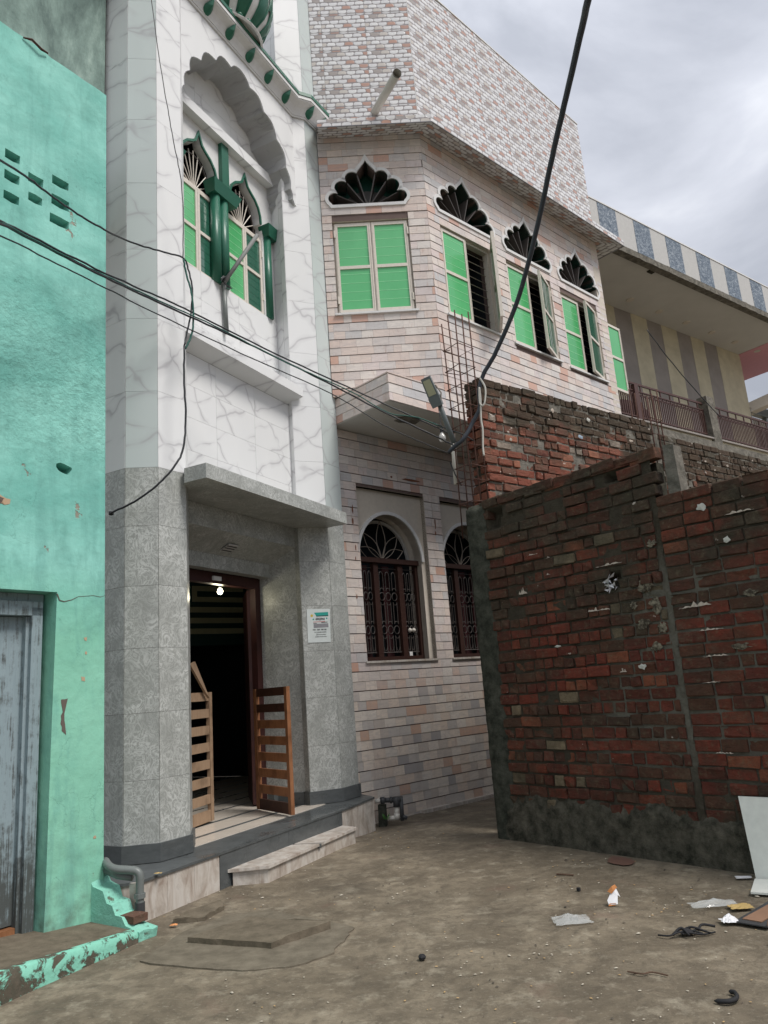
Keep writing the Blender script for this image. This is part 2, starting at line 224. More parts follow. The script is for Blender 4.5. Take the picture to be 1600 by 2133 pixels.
plain('dark_petal_void', (.010, .075, .055), .5); plain('petal_green', (.012, .075, .052), .35, .5); plain('vent_mesh', (.13, .125, .12), .35, .5); plain('tarp', (.10, .13, .17), .6); plain('twig', (.10, .06, .04), .8); plain('red_stain', (.15, .085, .065), .6); plain('curtain_red', (.05, .016, .018), .8); plain('stripe_cream', (.42, .42, .28), .6); plain('stripe_green', (.02, .06, .055), .5); plain('lamp_grey', (.13, .15, .155), .5); plain('led_face', (.38, .38, .26), .3)
# granite speckle override
a = NT('blue_granite', .5, .35); ps = a.pos(); sp = a.noise(a.map(ps, (1, 1, 1.4), (.4, .3, .2)), 16, 5, .75, 1.0); a.col(a.ramp(sp, [(.35, (.05, .075, .11)), (.5, (.12, .155, .20)), (.62, (.33, .37, .41))])); MAT['granite'] = a.m
# green window film with reflection
a = NT('green_film_glass', .12, .6); ps = a.pos(); a.col(a.mix(a.noise(a.map(ps, (1, 1, .6)), 2.3, 5, .6), a.mix(a.rnd(), (.06, .34, .12), (.09, .44, .17)), a.mix(a.rnd(), (.11, .48, .18), (.17, .56, .26)))); a.rough(a.ramp(a.noise(ps, 3, 4), [(.4, .06), (.7, .22)])); MAT['film'] = a.m
a = NT('dark_green_glass', .06, .8); a.col((.03, .12, .08)); MAT['darkglass'] = a.m
plain('film_line', (.34, .78, .42), .4); 
a = NT('clear_plastic', .12, .6); a.p.inputs['Transmission Weight'].default_value = .0; a.p.inputs['Alpha'].default_value = .38; a.col((.75, .78, .78)); MAT['plastic'] = a.m
a = NT('bulb_glow', .3); a.p.inputs['Emission Color'].default_value = (1, .93, .62, 1); a.p.inputs['Emission Strength'].default_value = 14; a.col((.8, .8, .7)); MAT['glow'] = a.m
a = NT('clear_bulb', .08, .7); a.col((.6, .6, .58)); a.p.inputs['Alpha'].default_value = .7; MAT['bulb'] = a.m
a = NT('striped_marble_floor', .25, .5); ps = a.pos(); vn = a.noise(a.map(ps, (1, 4, 1), (0, 0, 1.1)), 4, 5, .6, 1); a.col(a.mix(vn, (.50, .44, .37), (.66, .61, .54))); MAT['floor'] = a.m
# ------------------------------------------------------------------ geometry helpers
class FR:
    def __init__(s, A, yaw, k=1.0, sink=0.0):   # k: metres per measured unit, sink: how far the foot lies below the lane
        s.k = k; s.sink = sink; s.A = Vector((A[0], A[1], 0)); y = radians(yaw); s.yaw = y; s.M = Vector((cos(y), sin(y), 0)); s.N = Vector((sin(y), -cos(y), 0))
    def p(s, u, z, d=0.): return s.A+s.M*u*s.k+s.N*d*s.k+Vector((0, 0, z*s.k-s.sink))
ORG = {}
def tag(o, label, cat, group=None, kind=None):
    if label: o['label'] = label
    if cat: o['category'] = cat
    if group: o['group'] = group
    if kind: o['kind'] = kind
    return o
def thing(name, loc, label, cat, group=None):
    o = bpy.data.objects.new(name, None); COL.objects.link(o); o.location = loc; o.empty_display_size = .2
    ORG[o.name] = Vector(loc); return tag(o, label, cat, group)
class MB:
    def __init__(s): s.v = []; s.f = []; s.uv = []
    def add(s, vs, fs, uvs=None):
        b = len(s.v); s.v += [Vector(x) for x in vs]; s.f += [tuple(b+i for i in f) for f in fs]
        if uvs: s.uv += uvs
        return s
    def hexa(s, b, t):  # 4 bottom, 4 top corners
        return s.add(list(b)+list(t), [(3, 2, 1, 0), (4, 5, 6, 7), (0, 1, 5, 4), (1, 2, 6, 5), (2, 3, 7, 6), (3, 0, 4, 7)])
    def fbox(s, F, u0, u1, z0, z1, d0, d1):
        return s.hexa([F.p(u0, z0, d1), F.p(u1, z0, d1), F.p(u1, z0, d0), F.p(u0, z0, d0)], [F.p(u0, z1, d1), F.p(u1, z1, d1), F.p(u1, z1, d0), F.p(u0, z1, d0)])
    def prism(s, pts, z0, z1, zt=None):
        n = len(pts); z1s = zt or [z1]*n
        s.add([(x, y, z0) for x, y in pts]+[(p[0], p[1], z) for p, z in zip(pts, z1s)], [tuple(range(n-1, -1, -1)), tuple(range(n, 2*n))]+[(i, (i+1) % n, n+(i+1) % n, n+i) for i in range(n)])
        return s
    def bar(s, a, b, r, n=6, r2=None): return s.tube([a, b], [r, r if r2 is None else r2], n)
    def tube(s, pts, rs, n=8, cap=True):
        pts = [Vector(p) for p in pts]
        if not hasattr(rs, '__len__'): rs = [rs]*len(pts)
        b = len(s.v); prev = None
        for i, p in enumerate(pts):
            t = (pts[min(i+1, len(pts)-1)]-pts[max(i-1, 0)]).normalized()
            if prev is None:
                q = Vector((0, 0, 1)) if abs(t.z) < .9 else Vector((1, 0, 0)); e = t.cross(q).normalized()
            else: e = (prev-t*prev.dot(t)).normalized()
            prev = e; g = t.cross(e)
            for k in range(n): s.v.append(p+(e*cos(2*pi*k/n)+g*sin(2*pi*k/n))*rs[i])
        m = len(pts)
        for i in range(m-1):
            for k in range(n): s.f.append((b+i*n+k, b+i*n+(k+1) % n, b+(i+1)*n+(k+1) % n, b+(i+1)*n+k))
        if cap: s.f.append(tuple(b+k for k in range(n-1, -1, -1))); s.f.append(tuple(b+(m-1)*n+k for k in range(n)))
        return s
    def lathe(s, c, prof, n=20, a0=0, a1=2*pi, closed=True):
        b = len(s.v); c = Vector(c); m = n if closed else n+1
        for r, z in prof:
            for k in range(m): t = a0+(a1-a0)*k/n; s.v.append(c+Vector((r*cos(t), r*sin(t), z)))
        for i in range(len(prof)-1):
            for k in range(n): k2 = (k+1) % m if closed else k+1; s.f.append((b+i*m+k, b+i*m+k2, b+(i+1)*m+k2, b+(i+1)*m+k))
        return s
    def build(s, name, mat, parent=None, smooth=False, label=None, kind=None, uvfn=None):
        org = ORG[parent.name] if parent else Vector((0, 0, 0)); me = bpy.data.meshes.new(name)
        me.from_pydata([v-org for v in s.v], [], s.f)
        if uvfn:
            ul = me.uv_layers.new(name='UVMap')
            for lp in me.loops: ul.data[lp.index].uv = uvfn(s.v[lp.vertex_index])
        me.materials.append(mat if not isinstance(mat, str) else MAT[mat]); 
        bm = bmesh.new(); bm.from_mesh(me); bmesh.ops.recalc_face_normals(bm, faces=bm.faces); bm.to_mesh(me); bm.free()
        if smooth:
            for p in me.polygons: p.use_smooth = True
        o = bpy.data.objects.new(name, me); COL.objects.link(o)
        if parent: o.parent = parent
        ORG[o.name] = org
        if label: o['label'] = label
        if kind: o['kind'] = kind
        return o
def place(name, me, parent, M, kind=None):
    o = bpy.data.objects.new(name, me); COL.objects.link(o); o.parent = parent
    o.matrix_local = Matrix.Translation(-ORG[parent.name]) @ M; ORG[o.name] = ORG[parent.name]; return o
def plate(F, outer, holes, d0, d1, mb=None):
    """flat plate in a wall frame, (u,z) outlines, holes cut, between offsets d0 (back) and d1 (front)"""
    mb = mb or MB(); vs = []; es = []; fs = [list(range(len(outer)))]; vs += outer
    hl = []
    for h in holes:
        b = len(vs); vs += h; fs.append(list(range(b, b+len(h)))); hl.append(len(fs)-1)
    def ccw(idx): 
        s_ = sum(vs[idx[i]][0]*vs[idx[(i+1) % len(idx)]][1]-vs[idx[(i+1) % len(idx)]][0]*vs[idx[i]][1] for i in range(len(idx)))
        return idx if s_ > 0 else idx[::-1]
    fs = [ccw(f) for f in fs]
    r = delaunay_2d_cdt([Vector(v) for v in vs], [], fs, 2, 1e-6, True)
    V, _, T, _, _, FO = r
    keep = [t for t, fo in zip(T, FO) if 0 in fo and not any(h in fo for h in hl)]
    if not keep: return mb
    cnt = {}
    for t in keep:
        for i in range(len(t)):
            e_ = (t[i], t[(i+1) % len(t)]); k = tuple(sorted(e_)); cnt.setdefault(k, []).append(e_)
    used = sorted({i for t in keep for i in t}); ix = {u: i for i, u in enumerate(used)}; n = len(used)
    vv = [F.p(V[i][0], V[i][1], d1) for i in used]+[F.p(V[i][0], V[i][1], d0) for i in used]
    ff = [tuple(ix[i] for i in t) for t in keep]+[tuple(n+ix[i] for i in reversed(t)) for t in keep]
    ff += [(ix[e[0][0]], n+ix[e[0][0]], n+ix[e[0][1]], ix[e[0][1]]) for e in cnt.values() if len(e) == 1]
    mb.add(vv, ff); return mb
def rect(u0, u1, z0, z1): return [(u0, z0), (u1, z0), (u1, z1), (u0, z1)]
def shape_band(F, pts, wdt, d0, d1, closed=False, mb=None):
    """band of width wdt outside (left of) a polyline in wall frame"""
    mb = mb or MB(); n = len(pts); P = [Vector(p) for p in pts]; out = []
    for i in range(n):
        a_ = P[(i-1) % n] if closed or i > 0 else P[i]; b_ = P[(i+1) % n] if closed or i < n-1 else P[i]
        t1 = (P[i]-a_); t2 = (b_-P[i])
        t1 = t1.normalized() if t1.length > 1e-9 else t2.normalized(); t2 = t2.normalized() if t2.length > 1e-9 else t1
        n1 = Vector((-t1.y, t1.x)); n2 = Vector((-t2.y, t2.x)); m = n1+n2; m = m/max(.35, m.dot(n1)) if m.length > .1 else n1
        out.append(P[i]+m*wdt)
    for i in range(n if closed else n-1):
        j = (i+1) % n; q = [P[i], P[j], out[j], out[i]]
        mb.hexa([F.p(x, z, d0) for x, z in q], [F.p(x, z, d1) for x, z in q])
    return mb
def V2(x, y): return Vector((x, y, 0))
# ------------------------------------------------------------------ frames measured on the site (metres)
R2 = (-1.012, 8.478)
FM = FR(R2, 64)            # mosque front, u along the front, d towards the street, origin at the right pillar
TK, TS = 1.05, .0725
FP1 = FR((.505, 10.036), 43.4, TK, TS); FP2 = FR((.165, 8.234), 43.4, TK, TS); FP0 = FR((.881, 8.911), 1.8, TK, TS)
FN = FR((.826, 7.556), -50); FU = FR((1.14, 7.727), 38); FG = FR((-2.102, 5.5), 56); FS = FR((4.6, 12.6), 37.3)
# ------------------------------------------------------------------ ground
def lin(a, b, n): return [a+(b-a)*i/n for i in range(n)]
xs = [-300, -120, -50, -20, -10]+lin(-6, 6, 150)+[6, 10, 20, 50, 120, 300]
ys = [-200, -80, -30, -10, -3]+lin(1.5, 12.5, 138)+[12.5, 16, 25, 60, 150, 400]
def gz(x, y):
    s_ = (x-.505)*.687-(y-10.036)*.727; q_ = max(0, min(1, (1.25-s_)/1.0))*max(0, min(1, (x+.9)/.5)); dip = -.0725*q_*q_*(3-2*q_)
    z = dip+.010*noise.noise(Vector((x*.8, y*.8, 0)))+.004*noise.noise(Vector((x*3, y*3, 5)))
    return z if abs(x) < 7 and 1 < y < 13 else z*.0-.01
gv = [(x, y, gz(x, y)) for y in ys for x in xs]; nx = len(xs)
gf = [(j*nx+i, j*nx+i+1, (j+1)*nx+i+1, (j+1)*nx+i) for j in range(len(ys)-1) for i in range(nx-1)]
g_ = MB().add(gv, gf).build('ground', 'ground', smooth=True); tag(g_, 'stained grey-brown concrete of the lane', None, kind='structure')
# ------------------------------------------------------------------ green house on the left
gh = thing('green_house', FG.p(-.6, 0, -.1), 'bright teal plastered house with small vent holes left of the marble front', 'house')
vents = [(-.893, -.78, 5.465, 5.543), (-.891, -.777, 5.287, 5.369), (-.710, -.590, 5.370, 5.449), (-.517, -.378, 5.460, 5.538), (-.890, -.773, 5.118, 5.192), (-.703, -.594, 5.209, 5.280), (-.518, -.370, 5.277, 5.370), (-.527, -.367, 5.117, 5.196)]
random.seed(3)
top = []
for i in range(40):
    u = .0-.055-(4.-.055)*i/39
    top.append((u, 6.60+.018*noise.noise(Vector((u*4, 0, 2)))+(.02 if u < -.6 else 0)))
top[0] = (-.045, 6.60)
outl = [(-4, -.1), (-1.55, -.1), (-1.55, 2.26), (-.384, 2.26), (-.400, 1.2), (-.41, .25), (-.425, -.1), (.015, -.1), (.012, .47), (-.012, 3.3)]+top
hol = []
for u0, u1, z0, z1 in vents: hol.append([(u0, z0+random.uniform(0, .008)), ((u0+u1)/2, z0-.004), (u1, z0+random.uniform(0, .006)), (u1+.002, z1-.004), ((u0+u1)/2, z1+random.uniform(-.008, .006)), (u0, z1)])
hl = [(-.355+.062*cos(t)*(1+.15*sin(3*t)), 3.165+.042*sin(t)*(1+.25*cos(2*t+1))) for t in [2*pi*i/12 for i in range(12)]]
hol.append(hl)
gwall = plate(FG, outl, hol, -.26, 0).build('wall', 'teal', gh)
MB().fbox(FG, -1.0, -.25, 3.0, 3.35, -.32, -.265).build('vent_backing', 'dark_room', gh); MB().fbox(FG, -1.0, -.25, 5.0, 5.65, -.40, -.27).build('vent_backing', 'dark_room', gh)  # near-black backing: shade inside the holes put into the colour
MB().fbox(FG, -4, .0, 6.4, 6.5, -2.2, -.262).build('roof_slab', 'old_concrete', gh)
FGb = FR((-2.44, 6.22), 56)
MB().fbox(FGb, -4, -.0, 5.8, 10.8, -.3, 0).build('upper_wall', 'upper_green', gh)
MB().tube([FG.p(-.80, 6.60, .01), FG.p(-.74, 6.615, .03), FG.p(-.66, 6.585, .03), FG.p(-.60, 6.60, .02)], [.006, .01, .011, .007], 6).build('broken_rebar', 'rusty_rebar', gh)
random.seed(8)
def patch(F, pts, d, mat, nm, par, n=4, amp=.006):
    P = jag_(pts, n, amp); c_ = (sum(p[0] for p in P)/len(P), sum(p[1] for p in P)/len(P)); MB().add([F.p(*q, d) for q in P]+[F.p(*c_, d)], [(i, (i+1) % len(P), len(P)) for i in range(len(P))]).build(nm, mat, par)
def jag_(P, n, amp):
    out = []
    for i in range(len(P)):
        a_, b_ = Vector(P[i]), Vector(P[(i+1) % len(P)])
        for k in range(n): q = a_.lerp(b_, k/n); out.append((q.x+random.uniform(-amp, amp), q.y+random.uniform(-amp, amp)))
    return out
plain('bare_plaster', (.13, .105, .09), .9); plain('peeled_pale', (.46, .33, .22), .9)
patch(FG, [(-.333, 1.523), (-.290, 1.535), (-.305, 1.43), (-.30, 1.36), (-.288, 1.29), (-.325, 1.32), (-.335, 1.40), (-.322, 1.45)], .002, 'bare_plaster', 'peeled_patch', gwall, 3, .005)
patch(FG, [(-1.02, 2.90), (-.86, 2.93), (-.74, 2.86), (-.84, 2.80), (-.98, 2.80)], .002, 'peeled_pale', 'peeled_patch', gwall, 5, .016)
patch(FG, [(-.90, 2.885), (-.80, 2.88), (-.82, 2.83), (-.92, 2.84)], .004, 'bare_plaster', 'peeled_patch', gwall, 4, .012)
for u, z, r in ((-.155, 1.94, .012), (-.15, 1.84, .009), (-.17, 1.66, .016), (-.06, .60, .01)): patch(FG, [(u-r*.8, z-r), (u+r*.8, z-r*1.1), (u+r*.7, z+r), (u-r, z+r*.9)], .002, 'peeled_pale', 'peeled_patch', gwall, 2, .004)
q_ = [(-.385, 2.25), (-.365, 2.205), (-.33, 2.20), (-.27, 2.21), (-.22, 2.24), (-.17, 2.245), (-.10, 2.25), (-.04, 2.245), (.0, 2.26)]
MB().tube([FG.p(u, z+random.uniform(-.004, .004), .0005) for u, z in q_], [.006, .005, .004, .003, .002, .002, .002, .002, .001], 4).build('plaster_crack', 'bare_plaster', gwall)
# door
gdoor = MB().fbox(FG, -1.5, -.50, .16, 2.10, -.22, -.18).build('door', 'olddoor', gh)
fr = MB().fbox(FG, -.502, -.425, .08, 2.16, -.20, -.10).fbox(FG, -.525, -.50, .08, 2.1, -.20, -.135); fr.build('door_frame', 'olddoor', gh)
MB().fbox(FG, -1.55, -.425, 2.105, 2.2, -.20, -.10).build('lintel_frame', 'olddoor', gh)
MB().fbox(FG, -1.54, -.40, 2.202, 2.258, -.255, -.14).build('door_head', 'olddoor', gh)
for u in (-1.32, -1.14): MB().fbox(FG, u-.003, u+.003, .2, 2.1, -.1805, -.177).build('board_joint', 'dark_room', gdoor)
MB().fbox(FG, -1.5, -.53, .08, .15, -.24, -.13).build('threshold', 'gate_wood', gh)
MB().fbox(FG, -1.55, -.40, .02, 2.2, -.262, -.225).build('door_backing', 'dark_room', gh)
# raised doorstep with kerb
kA, kB = (-2.163, 4.302), (-1.688, 5.325)
FK = FR(kA, 65.1)
step = MB(); nk = 26
ktop = lambda u: .155-(.095)*max(0, min(1.15, u/1.128))
vsl = []; 
for i in range(nk+1):
    u = -3.+(4.13)*i/nk; z = ktop(u); j = .006*noise.noise(Vector((u*6, 1, 1)))
    vsl += [FK.p(u, -.05, 0.012+j), FK.p(u, z*.5, .006+j*2), FK.p(u, z-.012, j), FK.p(u, z+j, -.018), FK.p(u, z-.004, -.07)]
sf = []
for i in range(nk):
    for k in range(4): a_ = i*5+k; sf.append((a_, a_+5, a_+6, a_+1))
sf.append((nk*5, nk*5+1, nk*5+2, nk*5+3, nk*5+4))
MB().add(vsl, sf).build('kerb', 'flake', gh, smooth=True)
def slab_z(u): return ktop(u)-.004
sv = []; 
for i in range(nk+1):
    u = -3.+4.13*i/nk; sv += [FK.p(u, slab_z(u)-.001, -.065), FK.p(u, slab_z(u)+.012, -.45), FK.p(u, slab_z(u)+.02, -1.1)]
sf = []
for i in range(nk):
    for k in range(2): a_ = i*3+k; sf.append((a_, a_+3, a_+4, a_+1))
MB().add(sv, sf).build('step_slab', 'slab_concrete', gh)
# buttress with broken steps
FB = FR((-2.273, 5.511), -31.8)
prof = [(-.06, .0), (.62, .0), (.63, .055), (.50, .085), (.46, .13), (.40, .135), (.37, .20), (.30, .205), (.26, .275), (.17, .30), (.10, .39), (.02, .455), (-.06, .47)]
bt = MB(); nd = 5; vs_ = []
for j in range(nd):
    d = -.14+.14*j/(nd-1)
    for i, (u, z) in enumerate(prof):
        q = Vector((u*9, z*9, j*1.3)); s_ = .0 if z < .01 or (j in (0, nd-1) and u < 0) else .014
        vs_.append(FB.p(u+s_*noise.noise(q), max(-.05, z+s_*1.2*noise.noise(q+Vector((5, 0, 0)))-(.02 if z < .01 else 0)), d))
m_ = len(prof); sf = []
for j in range(nd-1):
    for i in range(m_): sf.append((j*m_+i, j*m_+(i+1) % m_, (j+1)*m_+(i+1) % m_, (j+1)*m_+i))
sf.append(tuple(range(m_-1, -1, -1))); sf.append(tuple((nd-1)*m_+i for i in range(m_)))
MB().add(vs_, sf).build('buttress', 'rough_teal', gh)
MB().fbox(FB, .42, .55, .09, .135, -.135, -.02).build('exposed_brick', 'brickU', gh)
# ------------------------------------------------------------------ mosque
mo = thing('mosque', FM.p(-.9, 0, -.2), 'white marble and grey stone mosque front with scalloped arch and green trim', 'mosque')
ZP = .28
Pg = [(-2.46, 6.28), (-2.18, 6.118), (-1.908, 6.155), (-1.742, 6.42), (-1.81, 6.74), (-2.3, 7.0), (-2.6, 6.6)]
Pr = [(-1.20, 8.72), (-1.076, 8.562), (-1.012, 8.488), (-.680, 8.634), (-.512, 8.935), (-.60, 9.26), (-.95, 9.3)]
def inset(P, d):
    c = Vector((sum(p[0] for p in P)/len(P), sum(p[1] for p in P)/len(P))); out = []; n = len(P)
    for i in range(n):
        a_, b_, c_ = Vector(P[i-1]), Vector(P[i]), Vector(P[(i+1) % n]); t1 = (b_-a_).normalized(); t2 = (c_-b_).normalized()
        n1 = Vector((t1.y, -t1.x)); n2 = Vector((t2.y, -t2.x)); m = (n1+n2); m /= m.dot(n1); out.append(tuple(b_-m*d))
    return out
def clad(P, i, z0, z1, zs, mat, name='panel', gap=.0012, th=.01):
    a_, b_ = P[i], P[(i+1) % len(P)]; F = FR(a_, math.degrees(math.atan2(b_[1]-a_[1], b_[0]-a_[0]))); Ln = (Vector(b_)-Vector(a_)).length
    cuts = [z0]+[z for z in sorted(zs) if z0+.02 < z < z1-.02]+[z1]
    for k in range(len(cuts)-1):
        MB().fbox(F, .003, Ln-.003, cuts[k]+gap, cuts[k+1]-gap, -th, 0).build(name, mat, mo)
for P, fac, zb in ((Pg, (0, 1, 2, 3), 3.43), (Pr, (0, 1, 2, 3, 4), 3.43)):
    MB().prism(inset(P, .006), ZP-.02, 11.5).build('pillar_core', 'old_concrete' , mo)
    for i in fac:
        clad(P, i, ZP+.0, zb, [zb-.51*k for k in range(1, 7)], 'grey', 'stone_panel')
        clad(P, i, zb, 11.5, [3.43+.0, 4.13-.0]+[5.53-.7+.7*k for k in range(0, 10)], 'marble_grey' if (P is Pg and i == 1) or (P is Pr and i == 3) else 'marble', 'marble_panel')
# skirting of slate round the pillars
def skirting(P, idx, h=.135, o=.02):
    Q = inset(P, -o); Q0 = inset(P, .001)
    for i in idx:
        j = (i+1) % len(P); q = [Q[i], Q[j], Q0[j], Q0[i]]
        MB().prism(q, ZP+.001, ZP+h).build('skirting', 'slate', mo)
skirting(Pg, (0, 1, 2, 3)); skirting(Pr, (1, 2, 3, 4))
# platform (plinth) with slate top, striped marble, stone face
PM = [(-2.62, 5.9), (-2.06, 5.50), (-1.868, 5.563), (-1.488, 6.342), (-.647, 8.067), (-.342, 8.807), (-.62, 9.35), (-3.2, 9.4), (-3.2, 6.2)]
MB().prism(inset(PM, .03), -.12, ZP-.022).build('plinth_core', 'old_concrete', mo)
MB().prism(PM, ZP-.022, ZP-.004).build('slate_floor_edge', 'slate', mo)
def face_panel(a_, b_, z0, z1, mat, name, o=.012, n=1):
    F = FR(a_, math.degrees(math.atan2(b_[1]-a_[1], b_[0]-a_[0]))); Ln = (Vector(b_)-Vector(a_)).length
    for k in range(n): MB().fbox(F, Ln*k/n+.001, Ln*(k+1)/n-.001, z0, z1, -.03, -o).build(name, mat, mo)
face_panel(PM[1], PM[2], -.03, ZP-.024, 'pale_marble', 'plinth_panel', n=1); face_panel(PM[2], PM[3], -.03, ZP-.024, 'pale_marble', 'plinth_panel', n=3)
face_panel(PM[3], PM[4], -.03, ZP-.024, 'slate', 'riser_panel', .006, n=2); face_panel(PM[4], PM[5], -.10, ZP-.024, 'pale_marble', 'plinth_panel', n=2); face_panel(PM[5], PM[6], -.10, ZP-.024, 'pale_marble', 'plinth_panel')
# floor: pale marble boards and black bands, running in through the doorway
bands = [(-.11, .12, 'floor'), (-.17, -.11, 'slate'), (-.49, -.17, 'floor'), (-.55, -.49, 'slate'), (-.66, -.55, 'floor')]
for d0, d1, m in bands: MB().fbox(FM, -2.3 if d1 < .1 else -2.25, .25 if d0 > -.02 else (.10 if d0 > -.34 else -.06), ZP-.004, ZP+.002 if m == 'floor' else ZP+.001, d0-.03+.03, d1).build('floor_band', m, mo)
for k in range(7):
    d1 = -.66-.33*k
    MB().fbox(FM, -2.3, 2.6, ZP-.01, ZP+.002, d1-.275, d1-.001).build('floor_band', 'floor', mo); MB().fbox(FM, -2.3, 2.6, ZP-.01, ZP+.001, d1-.33, d1-.276).build('floor_band', 'slate', mo)
# low step in front
S_ = [(-1.452, 6.425), (-1.128, 6.465), (-.496, 7.89), (-.655, 8.04)]
MB().prism(inset(S_[:3]+[S_[3]], .02), -.05, .105).build('step_riser', 'pale_marble', mo)
sp1 = [S_[0], S_[1], (-.80, 7.205), (-1.06, 7.25)]; sp2 = [(-1.043, 7.285), (-.785, 7.24), S_[2], S_[3]]
for q in (sp1, sp2): MB().prism(q, .107, .13).build('step_tread', 'pale_marble', mo)
MB().prism([(-1.06, 7.252), (-.80, 7.207), (-.786, 7.238), (-1.044, 7.283)], .09, .122).build('step_joint', 'slate', mo)
# door recess: beam, sloping soffit, header, splay, jamb
uR = .05
MB().fbox(FM, -2.05, uR+.02, 3.10, 3.318, -.30, -.07).build('lintel_beam', 'grey', mo)
def quad_slab(pts, nrm, th=.02): 
    n = Vector(nrm).normalized()*th; return MB().hexa([p-n for p in pts], pts)
q = [FM.p(-2.0, 3.098, -.075), FM.p(.045, 3.098, -.075), FM.p(.02, 2.945, -.43), FM.p(-2.0, 2.945, -.43)]
quad_slab(q, (0, 0, -1)).build('sloping_soffit', 'grey', mo)
MB().fbox(FM, -2.0, .02, 2.79, 2.944, -.56, -.43).build('door_header', 'grey', mo)
q = [FM.p(.045, ZP, -.075), FM.p(.02, ZP, -.43), FM.p(.02, 3.05, -.43), FM.p(.045, 3.099, -.075)]
MB().hexa([q[0], q[1], FM.p(.15, ZP, -.43), FM.p(.15, ZP, -.075)], [FM.p(.045, 3.30, -.075), FM.p(.02, 3.30, -.43), FM.p(.15, 3.3, -.43), FM.p(.15, 3.3, -.075)]).build('splayed_jamb', 'grey', mo)
MB().fbox(FM, .021, .30, ZP, 3.05, -.60, -.431).build('door_reveal', 'grey', mo)
MB().fbox(FM, -.07, .019, ZP, ZP+.13, -.50, -.42).build('skirting', 'slate', mo)
MB().prism([tuple(FM.p(.048, 0, -.0755)[:2]), tuple(FM.p(.023, 0, -.4295)[:2]), tuple(FM.p(.005, 0, -.4295)[:2]), tuple(FM.p(.03, 0, -.07)[:2])], ZP+.001, ZP+.13).build('skirting', 'slate', mo)
MB().fbox(FM, -.075, .02, ZP, 2.787, -.66, -.575).build('door_frame', 'dark_frame_wood', mo); MB().fbox(FM, -1.75, -.076, 2.67, 2.787, -.66, -.575).build('door_frame', 'dark_frame_wood', mo)
MB().fbox(FM, -1.82, -1.751, ZP, 2.787, -.66, -.575).build('door_frame', 'dark_frame_wood', mo)
FDL = FR(tuple(FM.p(-.085, 0, -.665)[:2]), 105)
MB().fbox(FDL, 0, .72, ZP+.02, 2.66, -.02, .02).build('door_leaf', 'dark_frame_wood', mo)
dlo = bpy.data.objects['door_leaf']
for z_ in (.5, 1.2, 1.9): MB().fbox(FDL, .08, .64, z_, z_+.5, .0201, .03).build('door_panel', 'dark_frame_wood', dlo)
MB().fbox(FM, -1.75, -1.705, ZP+.02, 2.66, -1.38, -.662).build('door_leaf', 'dark_frame_wood', mo)
MB().fbox(FM, -2.4, -1.821, ZP, 2.787, -.75, -.431).build('front_wall', 'grey', mo)
# hall behind the door
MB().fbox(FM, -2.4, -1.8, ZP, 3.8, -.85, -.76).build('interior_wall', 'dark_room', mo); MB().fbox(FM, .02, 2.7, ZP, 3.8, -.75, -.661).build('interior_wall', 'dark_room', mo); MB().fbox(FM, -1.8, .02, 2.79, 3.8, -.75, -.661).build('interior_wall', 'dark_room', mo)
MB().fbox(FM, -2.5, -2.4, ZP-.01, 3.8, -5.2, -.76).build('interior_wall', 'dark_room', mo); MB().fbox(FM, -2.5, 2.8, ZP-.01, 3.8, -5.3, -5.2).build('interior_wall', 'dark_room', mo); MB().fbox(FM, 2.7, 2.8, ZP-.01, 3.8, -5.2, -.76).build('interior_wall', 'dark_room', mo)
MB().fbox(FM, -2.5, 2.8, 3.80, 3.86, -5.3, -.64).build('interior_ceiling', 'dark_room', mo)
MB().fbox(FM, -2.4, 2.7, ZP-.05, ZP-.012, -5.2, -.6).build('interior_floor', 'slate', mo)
FI = FR((-3.2, 11.0), 40)
MB().fbox(FI, -.2, 1.30, 2.25, 3.5, -.1, 0).build('arch_panel', 'stripe_green', mo)
for z0, z1, u0 in ((3.065, 3.14, .30), (2.90, 2.975, .30), (2.742, 2.822, .0), (2.58, 2.66, .0), (2.42, 2.50, .0)): MB().fbox(FI, u0, 1.155, z0, z1, 0.001, .02).build('cream_stripe', 'stripe_cream', mo)
MB().fbox(FI, .30, .375, 2.976, 3.064, .001, .02).build('cream_stripe', 'stripe_cream', mo)
# door lamp (bulb lit)
MB().fbox(FM, -.84, -.71, 2.70, 2.745, -.574, -.55).build('fixture_box', 'white_paint', mo)
bl = FM.p(-.53, 2.62, -.72); bb = MB(); bb.lathe(bl, [(.001, -.032), (.02, -.026), (.032, 0), (.026, .02), (.012, .036), (.001, .04)], 12); bb.build('lit_bulb', 'glow', mo, True)
MB().bar(bl+Vector((0, 0, .035)), bl+Vector((0, 0, .075)), .012).build('bulb_holder', 'grey_pipe', mo); MB().tube([bl+Vector((0, 0, .07)), FM.p(-.66, 2.72, -.57), FM.p(-.72, 2.725, -.56)], .004, 5).build('bulb_wire', 'black_cable', mo)
ld = bpy.data.lights.new('bulb_light', 'POINT'); ld.energy = 1.3; ld.color = (1, .92, .68); ld.shadow_soft_size = .03
lo = bpy.data.objects.new('bulb_light', ld); COL.objects.link(lo); lo.location = bl+Vector((0, 0, -.05))+FM.N*-.06
